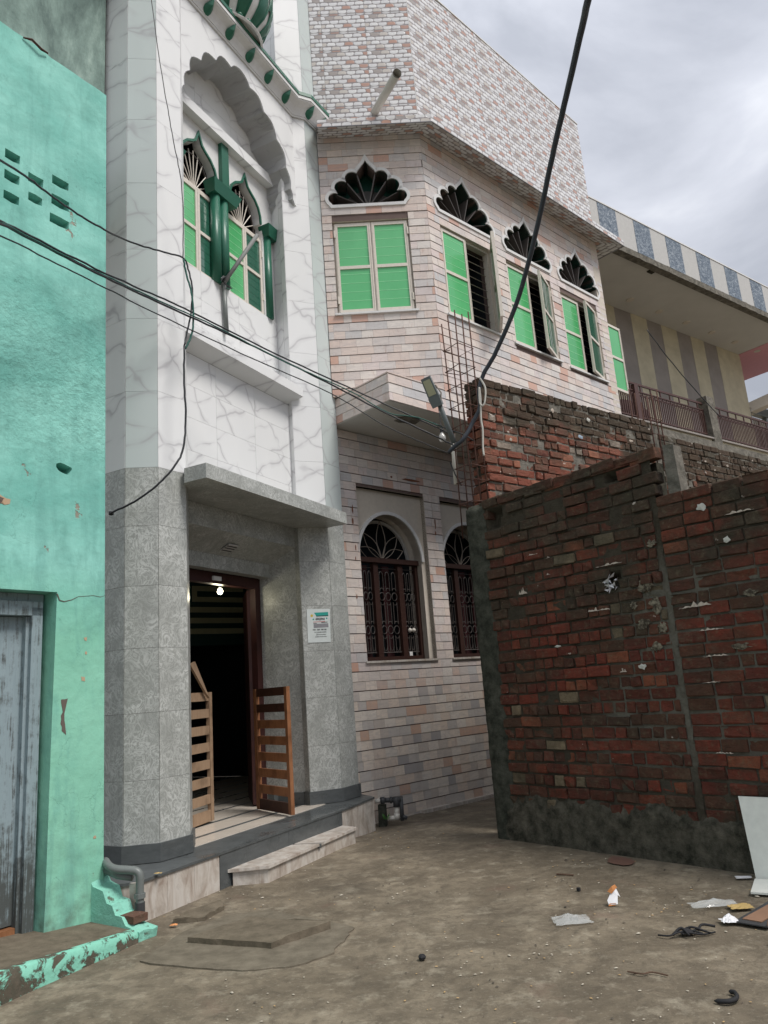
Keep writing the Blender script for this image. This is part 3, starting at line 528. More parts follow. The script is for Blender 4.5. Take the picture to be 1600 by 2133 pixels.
# canopy over the door
cb = [FM.p(-2.02, 0, -.30), FM.p(-2.02, 0, .235), FM.p(-2.30, 0, .45)]
c1, c2 = (-1.507, 6.205), (-.434, 8.500)
can = [c1, c2, (-.684, 8.63), (-1.05, 8.50), tuple(FM.p(.0, 0, -.10)[:2]), tuple(FM.p(-1.95, 0, -.10)[:2]), (-1.76, 6.45), (-1.735, 6.325)]
MB().prism(can, 3.32, 3.325).build('canopy_soffit', 'grey', mo); MB().prism(inset(can, .004), 3.326, 3.455).build('canopy', 'grey', mo)
MB().fbox(FM, -1.24, -1.04, 2.9, 2.905, 0, .001)
vg = [FM.p(-1.00, 3.036, -.21), FM.p(-.84, 3.036, -.21), FM.p(-.84, 2.988, -.325), FM.p(-1.00, 2.988, -.325)]
vv_ = MB().hexa([p+Vector((0, 0, -.012)) for p in vg], [p+Vector((0, 0, -.022)) for p in vg]); vv_.build('vent_grate', 'pale_strip', mo)
for k in (.15, .45, .8):
    a0, a1 = [vg[0].lerp(vg[3], t) for t in (k, k+.09)], [vg[1].lerp(vg[2], t) for t in (k, k+.09)]
    MB().hexa([a0[0]+Vector((0, 0, -.0225)), a1[0]+Vector((0, 0, -.0225)), a1[1]+Vector((0, 0, -.0225)), a0[1]+Vector((0, 0, -.0225))], [a0[0]+Vector((0, 0, -.0255)), a1[0]+Vector((0, 0, -.0255)), a1[1]+Vector((0, 0, -.0255)), a0[1]+Vector((0, 0, -.0255))]).build('grate_slot', 'print_black', mo)
# tiled wall between canopy and ledge, and between ledge and sill
def tiles_grid(F, us, zs, d0, d1, mat, name, par, g=.0012):
    for i in range(len(us)-1):
        for k in range(len(zs)-1): MB().fbox(F, us[i]+g, us[i+1]-g, zs[k]+g, zs[k+1]-g, d0, d1).build(name, mat, par)
MB().fbox(FM, -2.1, .04, 3.46, 4.86, -.30, -.082).build('wall_core', 'old_concrete', mo)
tiles_grid(FM, [-2.0, -1.33, -.665, .045], [3.456, 3.83, 4.17, 4.51, 4.858], -.081, -.07, 'marble', 'marble_tile', mo)
MB().fbox(FM, -2.1, .12, 4.88, 6.02, -.45, -.252).build('wall_core', 'old_concrete', mo)
tiles_grid(FM, [-1.99, -1.33, -.665, .125], [5.04, 5.35, 5.69, 6.03], -.251, -.24, 'marble', 'marble_tile', mo)
MB().fbox(FM, -2.1, .12, 6.005, 6.028, -.6, -.2515).build('window_ledge', 'marble', mo)
lg = MB().hexa([FM.p(-2.05, 4.86, -.24), FM.p(.05, 4.86, -.24), FM.p(.05, 4.86, -.07), FM.p(-2.05, 4.86, -.07)], [FM.p(-2.05, 5.04, -.24), FM.p(.078, 5.04, -.24), FM.p(.078, 5.04, .118), FM.p(-2.05, 5.04, .118)])
MB().hexa([FM.p(-2.05, 4.86, -.07), FM.p(.02, 4.86, -.07), FM.p(.078, 4.932, .12), FM.p(-2.05, 4.932, .12)], [FM.p(-2.05, 5.045, -.239), FM.p(.078, 5.045, -.239), FM.p(.078, 5.045, .12), FM.p(-2.05, 5.045, .12)]).build('ledge', 'marble', mo)
# window zone
CU = -.886   # middle column
wc = (-1.317, -.455)
og = lambda c, k=1., lift=0.: [(c+x*k, z+lift) for x, z in ((-.30, 7.30), (-.295, 7.40), (-.26, 7.50), (-.19, 7.58), (-.10, 7.635), (-.045, 7.68), (0, 7.80), (.045, 7.68), (.10, 7.635), (.19, 7.58), (.26, 7.50), (.295, 7.40), (.30, 7.30))]
holes = [[(c-.345, 6.03)]+[(c-.345, 7.28)]+og(c)+[(c+.345, 7.28), (c+.345, 6.03)] for c in wc]
plate(FM, rect(-2.05, .20, 6.03, 8.06), holes, -.36, -.255).build('window_wall', 'white_paint', mo)
for c in wc:
    shape_band(FM, og(c)[::-1][::-1], .028, -.256, -.235).build('ogee_trim', 'green_paint', mo)
    # fan light bars
    fz = 7.12
    fb = MB()
    for k in range(11):
        t = pi*(k+.5)/11; r = .30+.18*sin(t)
        fb.bar(FM.p(c+.03*cos(t), fz+.0, -.33), FM.p(c+min(.29, r)*cos(t), fz+(r+.02)*sin(t), -.33), .0065, 5)
    fb.build('fanlight_bars', 'aluminium_frame', mo)
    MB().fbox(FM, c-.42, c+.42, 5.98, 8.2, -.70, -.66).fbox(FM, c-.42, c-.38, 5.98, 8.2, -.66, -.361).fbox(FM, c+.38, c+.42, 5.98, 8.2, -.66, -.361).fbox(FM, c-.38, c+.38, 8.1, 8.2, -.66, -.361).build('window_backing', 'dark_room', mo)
    MB().fbox(FM, c-.345, c+.345, 7.10, 7.14, -.36, -.30).build('transom', 'aluminium_frame', mo)
    shape_band(FM, [(c+.27*cos(pi*(1-k/14)), 7.14+.42*sin(pi*(1-k/14))) for k in range(15)], .012, -.345, -.325).build('fanlight_rim', 'iron_grille', mo)
    for s_, gm in ((-1, 'film'), (1, 'darkglass')):
        u0, u1 = (c-.345, c-.002) if s_ < 0 else (c+.002, c+.345)
        lf = MB()
        for a0, a1, z0, z1 in ((u0, u0+.035, 6.035, 7.10), (u1-.035, u1, 6.035, 7.10), (u0+.035, u1-.035, 6.035, 6.075), (u0+.035, u1-.035, 6.545, 6.585), (u0+.035, u1-.035, 7.055, 7.10)): lf.fbox(FM, a0, a1, z0, z1, -.315, -.275)
        lfo = lf.build('window_leaf', 'aluminium_frame', mo)
        for z0, z1 in ((6.075, 6.545), (6.585, 7.055)):
            p_ = MB().fbox(FM, u0+.035, u1-.035, z0, z1, -.30, -.29).build('pane', gm, lfo)
        gb = MB()
        for z in (6.16, 6.26, 6.36, 6.46, 6.66, 6.76, 6.86, 6.96): gb.fbox(FM, u0+.036, u1-.036, z, z+.004, -.2899, -.288)
        gb.build('grille_lines', 'film_line' if s_ < 0 else 'green_paint', lfo)
        for z in (6.25, 6.85): MB().bar(FM.p(u0 if s_ < 0 else u1, z, -.268), FM.p(u0 if s_ < 0 else u1, z+.09, -.268), .012, 6).build('hinge', 'aluminium_frame', lfo)
for u in (-1.052, -.905, -.03, -1.72): MB().tube([FM.p(u, 6.03, -.245), FM.p(u, 7.16, -.245)], .062 if u != -.03 else .055, 14).build('green_column', 'green_paint', mo, True)
def capital(u0, u1): MB().hexa([FM.p(u0+.05, 7.15, -.30), FM.p(u1-.05, 7.15, -.30), FM.p(u1-.05, 7.15, -.17), FM.p(u0+.05, 7.15, -.17)], [FM.p(u0, 7.29, -.30), FM.p(u1, 7.29, -.30), FM.p(u1, 7.29, -.13), FM.p(u0, 7.29, -.13)]).build('capital', 'green_paint', mo)
capital(-1.19, -.68); capital(-.13, .14); capital(-2.0, -1.66)
MB().fbox(FM, -.955, -.825, 7.291, 7.93, -.25, -.20).build('green_post', 'green_paint', mo)
MB().fbox(FM, .125, .20, 6.03, 7.93, -.36, -.21).build('side_frame', 'marble', mo)
MB().fbox(FM, -2.05, .20, 7.93, 8.06, -.254, -.15).build('lintel', 'marble', mo)
tiles_grid(FM, [-2.03, -1.33, -.665, 0, .28], [8.062, 8.40, 8.74, 9.1], -.36, -.28, 'marble', 'lunette_tile', mo)
# scalloped arch
C0 = -.965
half = [(1.08, 7.60), (1.00, 7.79), (.91, 8.045), (.72, 8.33), (.46, 8.55), (.18, 8.685)]
def lobes():
    P = []
    def arc(a_, b_, bulge, n=6):
        a_, b_ = Vector(a_), Vector(b_); m = (b_-a_); nn = Vector((m.y, -m.x)).normalized()
        for k in range(1, n+1):
            t = k/n; P.append(tuple(a_.lerp(b_, t)+nn*bulge*sin(pi*t)))
    R_ = [(C0+x, z) for x, z in half]; L_ = [(C0-x, z) for x, z in half]
    P.append((C0-1.08, 7.60)); 
    P.append((C0-1.035, 7.66))
    arc(P[-1], L_[1], -.02); arc(L_[1], L_[2], -.045)
    for k in range(2, 5): arc(L_[k], L_[k+1], -.085)
    arc(L_[5], (C0, 8.80), -.03); arc((C0, 8.80), R_[5], -.03)
    for k in range(5, 2, -1): arc(R_[k], R_[k-1], -.085)
    arc(R_[2], R_[1], -.045); arc(R_[1], (C0+1.035, 7.66), -.02); P.append((C0+1.08, 7.60))
    return P
LB = lobes()
outer = [(-2.12, 7.60)]+[(-2.12, 8.97), (.16, 8.97), (.16, 7.60)]
pol = LB+[(.16, 7.60), (.16, 8.97), (-2.12, 8.97), (-2.12, 7.60)]
plate(FM, pol, [], .105, .12).build('scalloped_arch_face', 'marble', mo)
sb = MB()
for i in range(len(LB)-1):
    a_, b_ = LB[i], LB[i+1]; sb.add([FM.p(a_[0], a_[1], .106), FM.p(b_[0], b_[1], .106), FM.p(b_[0], b_[1], -.279), FM.p(a_[0], a_[1], -.279)], [(0, 1, 2, 3)])
sb.build('arch_soffit', 'marble', mo)
pol2 = LB+[(.30, 7.60), (.30, 9.0), (-2.2, 9.0), (-2.2, 7.60)]
plate(FM, pol2, [], -.279, .104).build('arch_block', 'marble', mo)
rl = MB()
for i in range(len(LB)-1): rl.bar(FM.p(*LB[i], .121), FM.p(*LB[i+1], .121), .0035, 4)
rl.build('arch_edge_line', 'print_grey', mo)
# cornice: cove swept along front and pillar facets
path = [tuple(FM.p(-3.2, 0, .12)[:2]), tuple(FM.p(.14, 0, .12)[:2]), Pr[3], Pr[4], (-.60, 9.26)]
def sweep(path, prof, name, mat, par, smooth=False):
    n = len(path); rings = []
    for i in range(n):
        t1 = (Vector(path[i])-Vector(path[max(i-1, 0)])); t2 = (Vector(path[min(i+1, n-1)])-Vector(path[i])); t1 = (t1 if t1.length > 0 else t2).normalized(); t2 = (t2 if t2.length > 0 else t1).normalized()
        n1 = Vector((t1.y, -t1.x)); n2 = Vector((t2.y, -t2.x)); m = n1+n2; m /= m.dot(n1)
        rings.append([(path[i][0]+m.x*o, path[i][1]+m.y*o, z) for o, z in prof])
    k = len(prof); vs = [p for r_ in rings for p in r_]; fs = [(i*k+j, i*k+(j+1) % k, (i+1)*k+(j+1) % k, (i+1)*k+j) for i in range(n-1) for j in range(k)]
    fs += [tuple(range(k)), tuple((n-1)*k+j for j in range(k-1, -1, -1))]
    return MB().add(vs, fs).build(name, mat, par, smooth)
sweep(path, [(.002, 8.955), (.022, 8.955), (.022, 8.975), (.002, 8.975)], 'cornice_line', 'white_paint', mo)
cv = [(.03, 8.976), (.035, 9.0), (.05, 9.035), (.075, 9.075), (.11, 9.10), (.155, 9.12)]
sweep(path, [(-.05, 8.976)]+cv+[(.155, 9.135), (-.05, 9.135)], 'cornice_cove', 'white_paint', mo)
coveo = bpy.data.objects['cornice_cove']
sweep(path, [(-.05, 9.136), (.165, 9.136), (.165, 9.185), (-.05, 9.185)], 'cornice_fillet', 'white_paint', mo)
sweep(path, [(-.05, 9.186), (.175, 9.186), (.175, 9.235), (-.05, 9.235)], 'cornice_band', 'green_paint', mo)
def leaf(F, u, z, name='cornice_leaf', s=1.):
    pr = [(0, .0), (.035, .012), (.055, .045), (.055, .085), (.03, .125), (0.0, .16), (-.03, .125), (-.055, .085), (-.055, .045), (-.035, .012)]
    v1 = [F.p(u+x*s, z+y*s*.95, .035+.13*(y/.16)**1.3) for x, y in pr]; c_ = F.p(u, z+.07*s, .16*.4+.045+.03)
    v2 = [p-F.N*.03 for p in v1]
    n = len(pr); MB().add(v1+[c_]+v2, [(i, (i+1) % n, n) for i in range(n)]+[(i, n+1+i, n+1+(i+1) % n, (i+1) % n) for i in range(n)]).build(name, 'green_paint', coveo)
FA = FR(tuple(FM.p(0, 0, .12)[:2]), 64)
for k in range(9): leaf(FA, -.09-.385*k, 8.98)
a_ = Vector(path[1]); b_ = Vector(path[2]); 
FF = FR(Pr[3], math.degrees(math.atan2(Pr[4][1]-Pr[3][1], Pr[4][0]-Pr[3][0]))); leaf(FF, .03, 8.98); leaf(FF, .30, 8.98)
# bulbous dome with green petals standing over the cornice
dc = FM.p(-1.02, 9.235, -.10); R0 = .60
prof = [(.34, 0), (.40, .03), (.36, .08), (.44, .16), (.55, .30), (.615, .50), (.63, .72), (.58, .98), (.46, 1.22), (.28, 1.42), (.10, 1.58), (.02, 1.80)]
domeo = MB().lathe(dc, prof, 32).build('dome', 'white_paint', mo, True)
def prr(z):
    for (r0, z0), (r1, z1) in zip(prof, prof[1:]):
        if z0 <= z <= z1: return r0+(r1-r0)*(z-z0)/(z1-z0)
    return .05
for k in range(12):
    t = 2*pi*(k+.5)/12; 
    for (zb, hgt, wd, dt) in ((.10, .50, .085, 0), (.42, .62, .095, pi/12)):
        m_ = MB(); n = 9; vs = []; 
        for i in range(n):
            s_ = i/(n-1); z = zb+hgt*s_; wdt = wd*(sin(pi*min(1, s_*.86+.1))**.7) if i < n-1 else .002; r = prr(z)+.014; 
            for sg in (-1, 0, 1): tt = t+dt+sg*wdt/max(r, .2); rr = r+(.012 if sg == 0 else -.006); vs.append(dc+Vector((rr*cos(tt), rr*sin(tt), z)))
        m_.add(vs, [(i*3+j, i*3+j+1, (i+1)*3+j+1, (i+1)*3+j) for i in range(n-1) for j in range(2)]).build('petal', 'green_paint', domeo, True)
for k in range(12):
    t = 2*pi*k/12
    for dt in (-.13, .13):
        pts = []
        for i in range(9):
            z = .12+.6*i/8; r = prr(z)+.012; tt = t+dt*(1-i/9)**.6+.0; pts.append(dc+Vector((r*cos(tt), r*sin(tt), z)))
        MB().tube(pts, .012, 5).build('petal_rib', 'green_paint', domeo, True)
MB().lathe(dc+Vector((0, 0, -.02)), [(.47, 0), (.50, .015), (.47, .04), (.36, .05)], 32).build('dome_ring', 'white_paint', domeo, True)
bd = MB()
for k in range(22):
    t = 2*pi*k/22; bd.lathe(dc+Vector((.44*cos(t), .44*sin(t), .03)), [(.001, -.0), (.03, .01), (.035, .03), (.02, .055), (.001, .06)], 6)
bd.build('dome_beads', 'green_paint', domeo, True)
MB().fbox(FM, -3.2, .10, 9.10, 9.18, -1.6, .10).build('roof_slab', 'white_paint', mo)
# wooden half gates
def gate(Ahinge, Bfree, ztop, slats, mat, label, dark):
    v = Vector(Bfree)-Vector(Ahinge); F = FR(Ahinge, math.degrees(math.atan2(v.y, v.x))); Ln = v.length
    t = thing('half_gate', F.p(0, .30, 0), label, 'gate', None)
    MB().fbox(F, 0, .06, .30, ztop, -.02, .02).build('stile', mat, t); MB().fbox(F, Ln-.055, Ln, .30, ztop, -.02, .02).build('stile', mat, t)
    n = slats
    for k in range(n):
        z = .30+(ztop-.30-.085)*k/(n-1); MB().fbox(F, .061, Ln-.056, z, z+.085+(.02 if k == 0 else 0), -.014, .014).build('slat', mat if k not in dark else 'gate_wood_dark', t)
    for z in (.5, 1.3): MB().bar(F.p(-.005, z, 0), F.p(-.005, z+.07, 0), .012).build('hinge', 'iron_grille', t)
    return t, F, Ln
gate((-1.557+.0, 8.40), (-1.107, 7.794), 1.53, 8, 'gate_wood', 'varnished brown slatted half gate swung out on the right of the mosque door', (0, 6, 7))
g2, F2, L2 = gate((-2.10, 7.20), (-1.914, 7.861), 1.53, 8, 'pale_wood', 'pale worn slatted half gate on the left of the mosque door', ())
t = thing('leaning_board', F2.p(.45, 1.53, .05), 'short wooden plank leaning across the top of the left half gate', 'plank')
MB().hexa([F2.p(.50, 1.53, .03), F2.p(.58, 1.47, .03), F2.p(.58, 1.47, .055), F2.p(.50, 1.53, .055)], [F2.p(.22, 1.80, .03), F2.p(.31, 1.83, .03), F2.p(.31, 1.83, .055), F2.p(.22, 1.80, .055)]).build('plank_board', 'pale_wood', t)
MB().hexa([F2.p(.02, 1.70, .0), F2.p(.10, 1.66, .0), F2.p(.10, 1.66, .025), F2.p(.02, 1.70, .025)], [F2.p(.20, 1.80, .0), F2.p(.26, 1.74, .0), F2.p(.26, 1.74, .025), F2.p(.20, 1.80, .025)]).build('plank_board', 'gate_wood', t)
# poster on the right pillar
FPo = FR(Pr[2], math.degrees(math.atan2(Pr[3][1]-Pr[2][1], Pr[3][0]-Pr[2][0])))
po = thing('poster', FPo.p(.2, 2.0, .005), 'small white printed notice with teal header in plastic taped on the grey pillar', 'poster')
def pq(mat, pts, d, name='print'): MB().add([FPo.p(.055+u*.27, 1.995+z*.375, d) for u, z in pts], [tuple(range(len(pts)))]).build(name, mat, po)
MB().hexa([FPo.p(.055, 1.995, .002), FPo.p(.325, 1.992, .002), FPo.p(.325, 1.992, .005), FPo.p(.055, 1.995, .005)], [FPo.p(.058, 2.372, .002), FPo.p(.335, 2.368, .002), FPo.p(.335, 2.368, .006), FPo.p(.058, 2.372, .006)]).build('sheet', 'poster_paper', po)
pq('print_teal', [(.32, .89), (.95, .90), (.95, .84), (.38, .83)], .0065); pq('print_black', [(.40, .795), (.95, .80), (.95, .775), (.42, .77)], .0065); pq('print_teal', [(.38, .83), (.95, .84), (.95, .80), (.41, .795)], .0064)
for u, z, r, m in ((.22, .80, .06, 'print_yellow'), (.28, .69, .035, 'print_teal'), (.87, .71, .035, 'print_teal')): pq(m, [(u+r*cos(2*pi*k/10), z+r*.72*sin(2*pi*k/10)) for k in range(10)], .0066)
random.seed(5)
for k in range(7): u = .38+.058*k; pq('print_black', [(u, .66+random.uniform(-.01, .03)), (u+.045, .65), (u+.05, .73+random.uniform(0, .02)), (u+.01, .72)], .0067)
pq('print_red', [(.27, .615), (.8, .625), (.8, .61), (.27, .60)], .0066); pq('print_black', [(.62, .60), (.9, .605), (.9, .585), (.62, .58)], .0067); pq('print_black', [(.27, .575), (.42, .575), (.42, .56), (.27, .56)], .0067)
pq('print_grey', [(.28, .55), (.93, .56), (.93, .44), (.28, .43)], .0065)
def strokes(u0, u1, z, h, m='print_black', bar=True):
    s_ = MB(); u = u0
    while u < u1:
        w_ = random.uniform(.012, .03); s_.add([FPo.p(.055+a_*.27, 1.995+b_*.375, .0068) for a_, b_ in ((u, z), (u+.010, z), (u+.010+random.uniform(-.01, .01), z+h), (u, z+h))], [(0, 1, 2, 3)]); u += w_+.008
        s_.add([FPo.p(.055+a_*.27, 1.995+b_*.375, .0068) for a_, b_ in ((u-.02, z+h*.4), (u, z+h*.4), (u, z+h*.55), (u-.02, z+h*.55))], [(0, 1, 2, 3)])
    if bar: s_.add([FPo.p(.055+a_*.27, 1.995+b_*.375, .0068) for a_, b_ in ((u0, z+h), (u1, z+h), (u1, z+h*1.18), (u0, z+h*1.18))], [(0, 1, 2, 3)])
    s_.build('lettering', m, po)
strokes(.24, .38, .35, .04); strokes(.42, .55, .35, .04); strokes(.60, .84, .35, .04); strokes(.30, .80, .285, .022); strokes(.48, .78, .215, .018); strokes(.33, .80, .15, .020)
for u0 in (.37, ):
    tx = bpy.data.curves.new('digits', 'FONT'); tx.body = '20'; tx.size = .026; tx.extrude = 0
    to = bpy.data.objects.new('tmp', tx); COL.objects.link(to); dg = bpy.context.evaluated_depsgraph_get(); me = bpy.data.meshes.new_from_object(to.evaluated_get(dg)); bpy.data.objects.remove(to)
    me.materials.clear(); me.materials.append(MAT['print_black']); M_ = Matrix.Translation(FPo.p(.055+u0*.27, 1.995+.21*.375, .007)) @ Matrix(((FPo.M.x, 0, FPo.N.x, 0), (FPo.M.y, 0, FPo.N.y, 0), (0, 1, 0, 0), (0, 0, 0, 1)))
    place('lettering', me, po, M_)
# grey pole pieces tied by the mosque window
t = thing('tied_pole', FM.p(-1.2, 5.7, .0), 'grey pole and pipe tied at the foot of the green window columns', 'pole')
MB().bar(FM.p(-1.00, 6.02, -.20), FM.p(-.62, 6.78, .03), .024, 8).build('slanting_pole', 'grey_bamboo', t, True)
MB().bar(FM.p(-.985, 6.05, -.20), FM.p(-.955, 5.43, -.20), .027, 8).build('hanging_pipe', 'grey_pipe', t, True)
kn = MB()
for k in range(9): a_ = random.uniform(0, 6.28); kn.tube([FM.p(-1.0, 6.05, -.19), FM.p(-1.0+.07*cos(a_), 6.05+.05*sin(a_), -.15), FM.p(-1.0+.13*cos(a_+.5)+.04, 6.04+.05*sin(a_+.8), -.16)], .006, 4)
kn.build('knotted_cord', 'black_cable', t)
# ------------------------------------------------------------------ sandstone-tiled building
pk = thing('tiled_building', FP1.p(0, 0, -.3), 'pink and grey sandstone tiled building with lobed fan windows and woven-pattern parapet', 'building')
def fan_shape(c, zb, W=.60, H=.70, g=0.):
    """lobed fan outline: flat base, three round lobes each side, ogee tip; g grows the outline"""
    k_ = W/.52; P = [(c-.455*k_-g*.6, zb-g)]
    def arc(x, z, r, a0, a1, n=9):
        for k in range(n+1): t = radians(a0+(a1-a0)*k/n); P.append((c+x*k_+(r*k_+g)*cos(t), zb+z+(r+g)*sin(t)))
    arc(-.425, .095, .082, 235, 62); arc(-.325, .255, .095, 205, 52); arc(-.185, .385, .092, 190, 48)
    P.append((c-.108*k_-g*.6, zb+.49+g*.4)); P.append((c-.065*k_-g*.6, zb+.545+g*.8)); P.append((c-.02*k_-g*.5, zb+.60+g)); P.append((c, zb+.64+g*1.9))
    Q = [(2*c-x, z) for x, z in P[::-1]][1:]
    return P+Q
ZG = 5.405
openP0 = [rect(-1.225, -.250, 5.965, 7.25)]; fansP0 = [fan_shape(-.745, 7.485, .52)]
openP2 = [rect(1.165, 2.205, 5.96, 7.235), rect(2.52, 3.595, 5.935, 7.205), rect(3.84, 4.86, 5.905, 7.15)]
fansP2 = [fan_shape(1.70, 7.46, .60), fan_shape(3.08, 7.41, .58), fan_shape(4.43, 7.395, .58)]
P1W = [rect(-1.10, .072, 1.755, 3.856), rect(.378, 1.55, 1.755, 3.84)]
def boxholes(F, u0, u1, z0, z1, holes, d0, d1, name, mat): plate(F, rect(u0, u1, z0, z1), holes, d0, d1).build(name, mat, pk)
boxholes(FP1, -1.17, 3.6, -.1, 4.545, P1W, -.20, -.012, 'wall_core', 'joint_mortar')
boxholes(FP0, -1.345, -.006, 4.90, 8.60, openP0+fansP0, -.22, -.012, 'wall_core', 'joint_mortar')
boxholes(FP2, .952, 5.15, 4.56, 8.60, openP2+fansP2, -.22, -.012, 'wall_core', 'joint_mortar')
# ---- tiles
allt = []   # (area score, kind, data)
random.seed(11)
unit = MB(); b_ = .0
me_tile = bpy.data.meshes.new('tile'); bmt = bmesh.new(); bmesh.ops.create_cube(bmt, size=1.0); bmt.to_mesh(me_tile); bmt.free(); me_tile.materials.append(MAT['sand'])
def hits(r_, poly):
    u0, u1, z0, z1 = r_; us = [p[0] for p in poly]; zs = [p[1] for p in poly]
    return not (u1 <= min(us) or u0 >= max(us) or z1 <= min(zs) or z0 >= max(zs))
def inside(p, poly):
    c = False; n = len(poly)
    for i in range(n):
        (x1, y1), (x2, y2) = poly[i], poly[(i+1) % n]
        if (y1 > p[1]) != (y2 > p[1]) and p[0] < (x2-x1)*(p[1]-y1)/(y2-y1)+x1: c = not c
    return c
def tile_wall(F, u0, u1, z0, z1, zg, wins, fans, wmin=.12, wmax=.27, th=.012, base=.0, rag=.0):
    P = .2151; k0 = int((z0-zg)/P)-1; k = k0
    while zg+k*P < z1:
        zb = zg+k*P
        for half_ in (0, 1):
            ra = zb+.007 if half_ == 0 else zb+P/2+.001; rb = zb+P/2-.001 if half_ == 0 else zb+P-.003
            ra, rb = max(ra, z0), min(rb, z1)
            if rb-ra < .02: continue
            u = u0-random.random()*.15
            while u < u1:
                w_ = random.choice((.10, .14, .2, .2, .2, .2, .2, .22, .26)) if wmax > .2 else random.choice((.13, .17, .17, .17, .18)); a_, b_ = max(u, u0), min(u+w_-.0016, u1); u += w_
                if b_-a_ < .015: continue
                segs = [(a_, b_)]
                for wn_ in wins:
                    wa, wb = min(p[0] for p in wn_), max(p[0] for p in wn_); za, zc = min(p[1] for p in wn_), max(p[1] for p in wn_)
                    if rb <= za+.004 or ra >= zc-.004: continue
                    ns = []
                    for s0, s1 in segs:
                        if s1 <= wa or s0 >= wb: ns.append((s0, s1)); continue
                        if s0 < wa-.01: ns.append((s0, wa))
                        if s1 > wb+.01: ns.append((wb, s1))
                    segs = ns
                for s0, s1 in segs:
                    fh = [f for f in fans if hits((s0, s1, ra, rb), f)]
                    pr = random.uniform(-.0012, .0015)
                    # every double course leans out a little towards its lower edge
                    lo = .0 if half_ else .004
                    c_ = F.p((s0+s1)/2, (ra+rb)/2); dist = (c_-CAMPOS).length; vis = (s1-s0)*(rb-ra)*max(.05, (CAMPOS-c_).normalized().dot(F.N))/dist**2
                    if fh:
                        if all(inside(q, fh[0]) for q in rect(s0, s1, ra, rb)): continue
                        allt.append((vis, 'cut', (F, (s0, s1, ra, rb), fh, pr)))
                    else: allt.append((vis if visible(F, c_) else vis*.05, 'box', (F, (s0, s1, ra, rb), None, pr, lo)))
        k += 1
def visible(F, c): 
    if F is FP1 and ((c-F.A).dot(F.M) > 1.15 or (c-F.A).dot(F.M) < -1.2 or c.z < .02): return False
    if F is FP2 and c.z < 5.1 and (c-F.A).dot(F.M) > 1.1: return False
    return True
tile_wall(FP1, -1.36, 3.5, -.0, 4.54, .991, P1W, [], wmax=.2)
tile_wall(FP0, -1.35, -.0, 4.90, 8.58, ZG, openP0, [fan_shape(-.745, 7.485, .52, g=.012)])
tile_wall(FP2, .945, 5.16, 4.555, 8.58, ZG, openP2, [fan_shape(1.70, 7.46, .60, g=.012), fan_shape(3.08, 7.41, .58, g=.012), fan_shape(4.43, 7.395, .58, g=.012)])
tile_wall(FP2, .0, .9435, 4.555, 4.88, ZG, [], [])
KP = tuple(FP2.p(0, 0, 0)[:2]); FKs = FR((-.60, 8.624), -45.9)     # left side of the overhang
LKs = (Vector(KP)-Vector((-.541, 8.962))).length/TK
KL = (-.541, 8.962)
FKs = FR(KL, math.degrees(math.atan2(KP[1]-KL[1], KP[0]-KL[0])), TK, TS)
tile_wall(FKs, .0, LKs+.0, 4.555, 4.88, ZG, [], [])
# end return of the upper floor
FEnd = FR(tuple(FP2.p(5.16, 0, 0)[:2]), 133.4, TK, TS)
allt.sort(key=lambda t: -t[0])
stuff = MB(); ni = 0
def tile_matrix(F, r_, pr, lo):
    u0, u1, z0, z1 = r_; c_ = F.p((u0+u1)/2, (z0+z1)/2, -.006+pr); tilt = math.atan2(.006, .1) if True else 0
    R_ = Matrix(((F.M.x, -F.N.x, 0, 0), (F.M.y, -F.N.y, 0, 0), (0, 0, 1, 0), (0, 0, 0, 1)))
    return Matrix.Translation(c_) @ R_ @ Matrix.Rotation(-.045, 4, 'X') @ Matrix.Diagonal(((u1-u0)*F.k, .012, (z1-z0)*F.k, 1))
nt_ = 0
for vis, kind, dat in allt:
    if kind == 'box':
        F, r_, _, pr, lo = dat; Mx = tile_matrix(F, r_, pr, lo)
        if nt_ < 300: place('tile', me_tile, pk, Mx); nt_ += 1
        else: stuff.hexa([Mx @ Vector(c) for c in ((-.5, -.5, -.5), (.5, -.5, -.5), (.5, .5, -.5), (-.5, .5, -.5))], [Mx @ Vector(c) for c in ((-.5, -.5, .5), (.5, -.5, .5), (.5, .5, .5), (-.5, .5, .5))])
    else:
        F, (s0, s1, ra, rb), fh, pr = dat; plate(F, rect(s0, s1, ra, rb), fh, -.012, pr, stuff)
stuff.build('tiles', 'sand', pk, kind='stuff')
# overhang: soffit, top
ovh_ = [KP, tuple(FP2.p(5.16, 0, 0)[:2]), tuple(FP2.p(5.16, 0, -1.2)[:2]), tuple(FP2.p(0, 0, -1.15)[:2])]
MB().prism([tuple(FP2.p(-.0, 0, -.013)[:2]), tuple(FP2.p(5.14, 0, -.013)[:2]), tuple(FP2.p(5.14, 0, -1.2)[:2]), tuple(FP2.p(.02, 0, -1.2)[:2]), tuple(FKs.p(.0, 0, -.013)[:2]), tuple(FKs.p(LKs-.013, 0, -.013)[:2])], 4.548*TK-TS, 4.88*TK-TS).build('overhang_slab', 'soffit_paint', pk)
MB().prism([tuple(FP2.p(.0, 0, -.0)[:2]), tuple(FP2.p(.945, 0, -.0)[:2]), (.881, 8.911), (-.53, 8.866), KL], 4.881*TK-TS, 4.895*TK-TS).build('overhang_top', 'sand', pk)
rs_ = [tuple(FP2.p(.62+.17*cos(2*pi*k/14)*(1+.25*sin(3*k)), 0, -.35+.12*sin(2*pi*k/14)*(1+.2*cos(2*k)))[:2]) for k in range(14)]
MB().prism(rs_, 4.5445*TK-TS, 4.5475*TK-TS).build('peeled_patch', 'pale_mortar', pk)
# ledge of broken marble at the foot
MB().fbox(FP1, -.45, 1.6, -.03, .035, .0, .075).build('foot_ledge', 'pale_marble', pk)
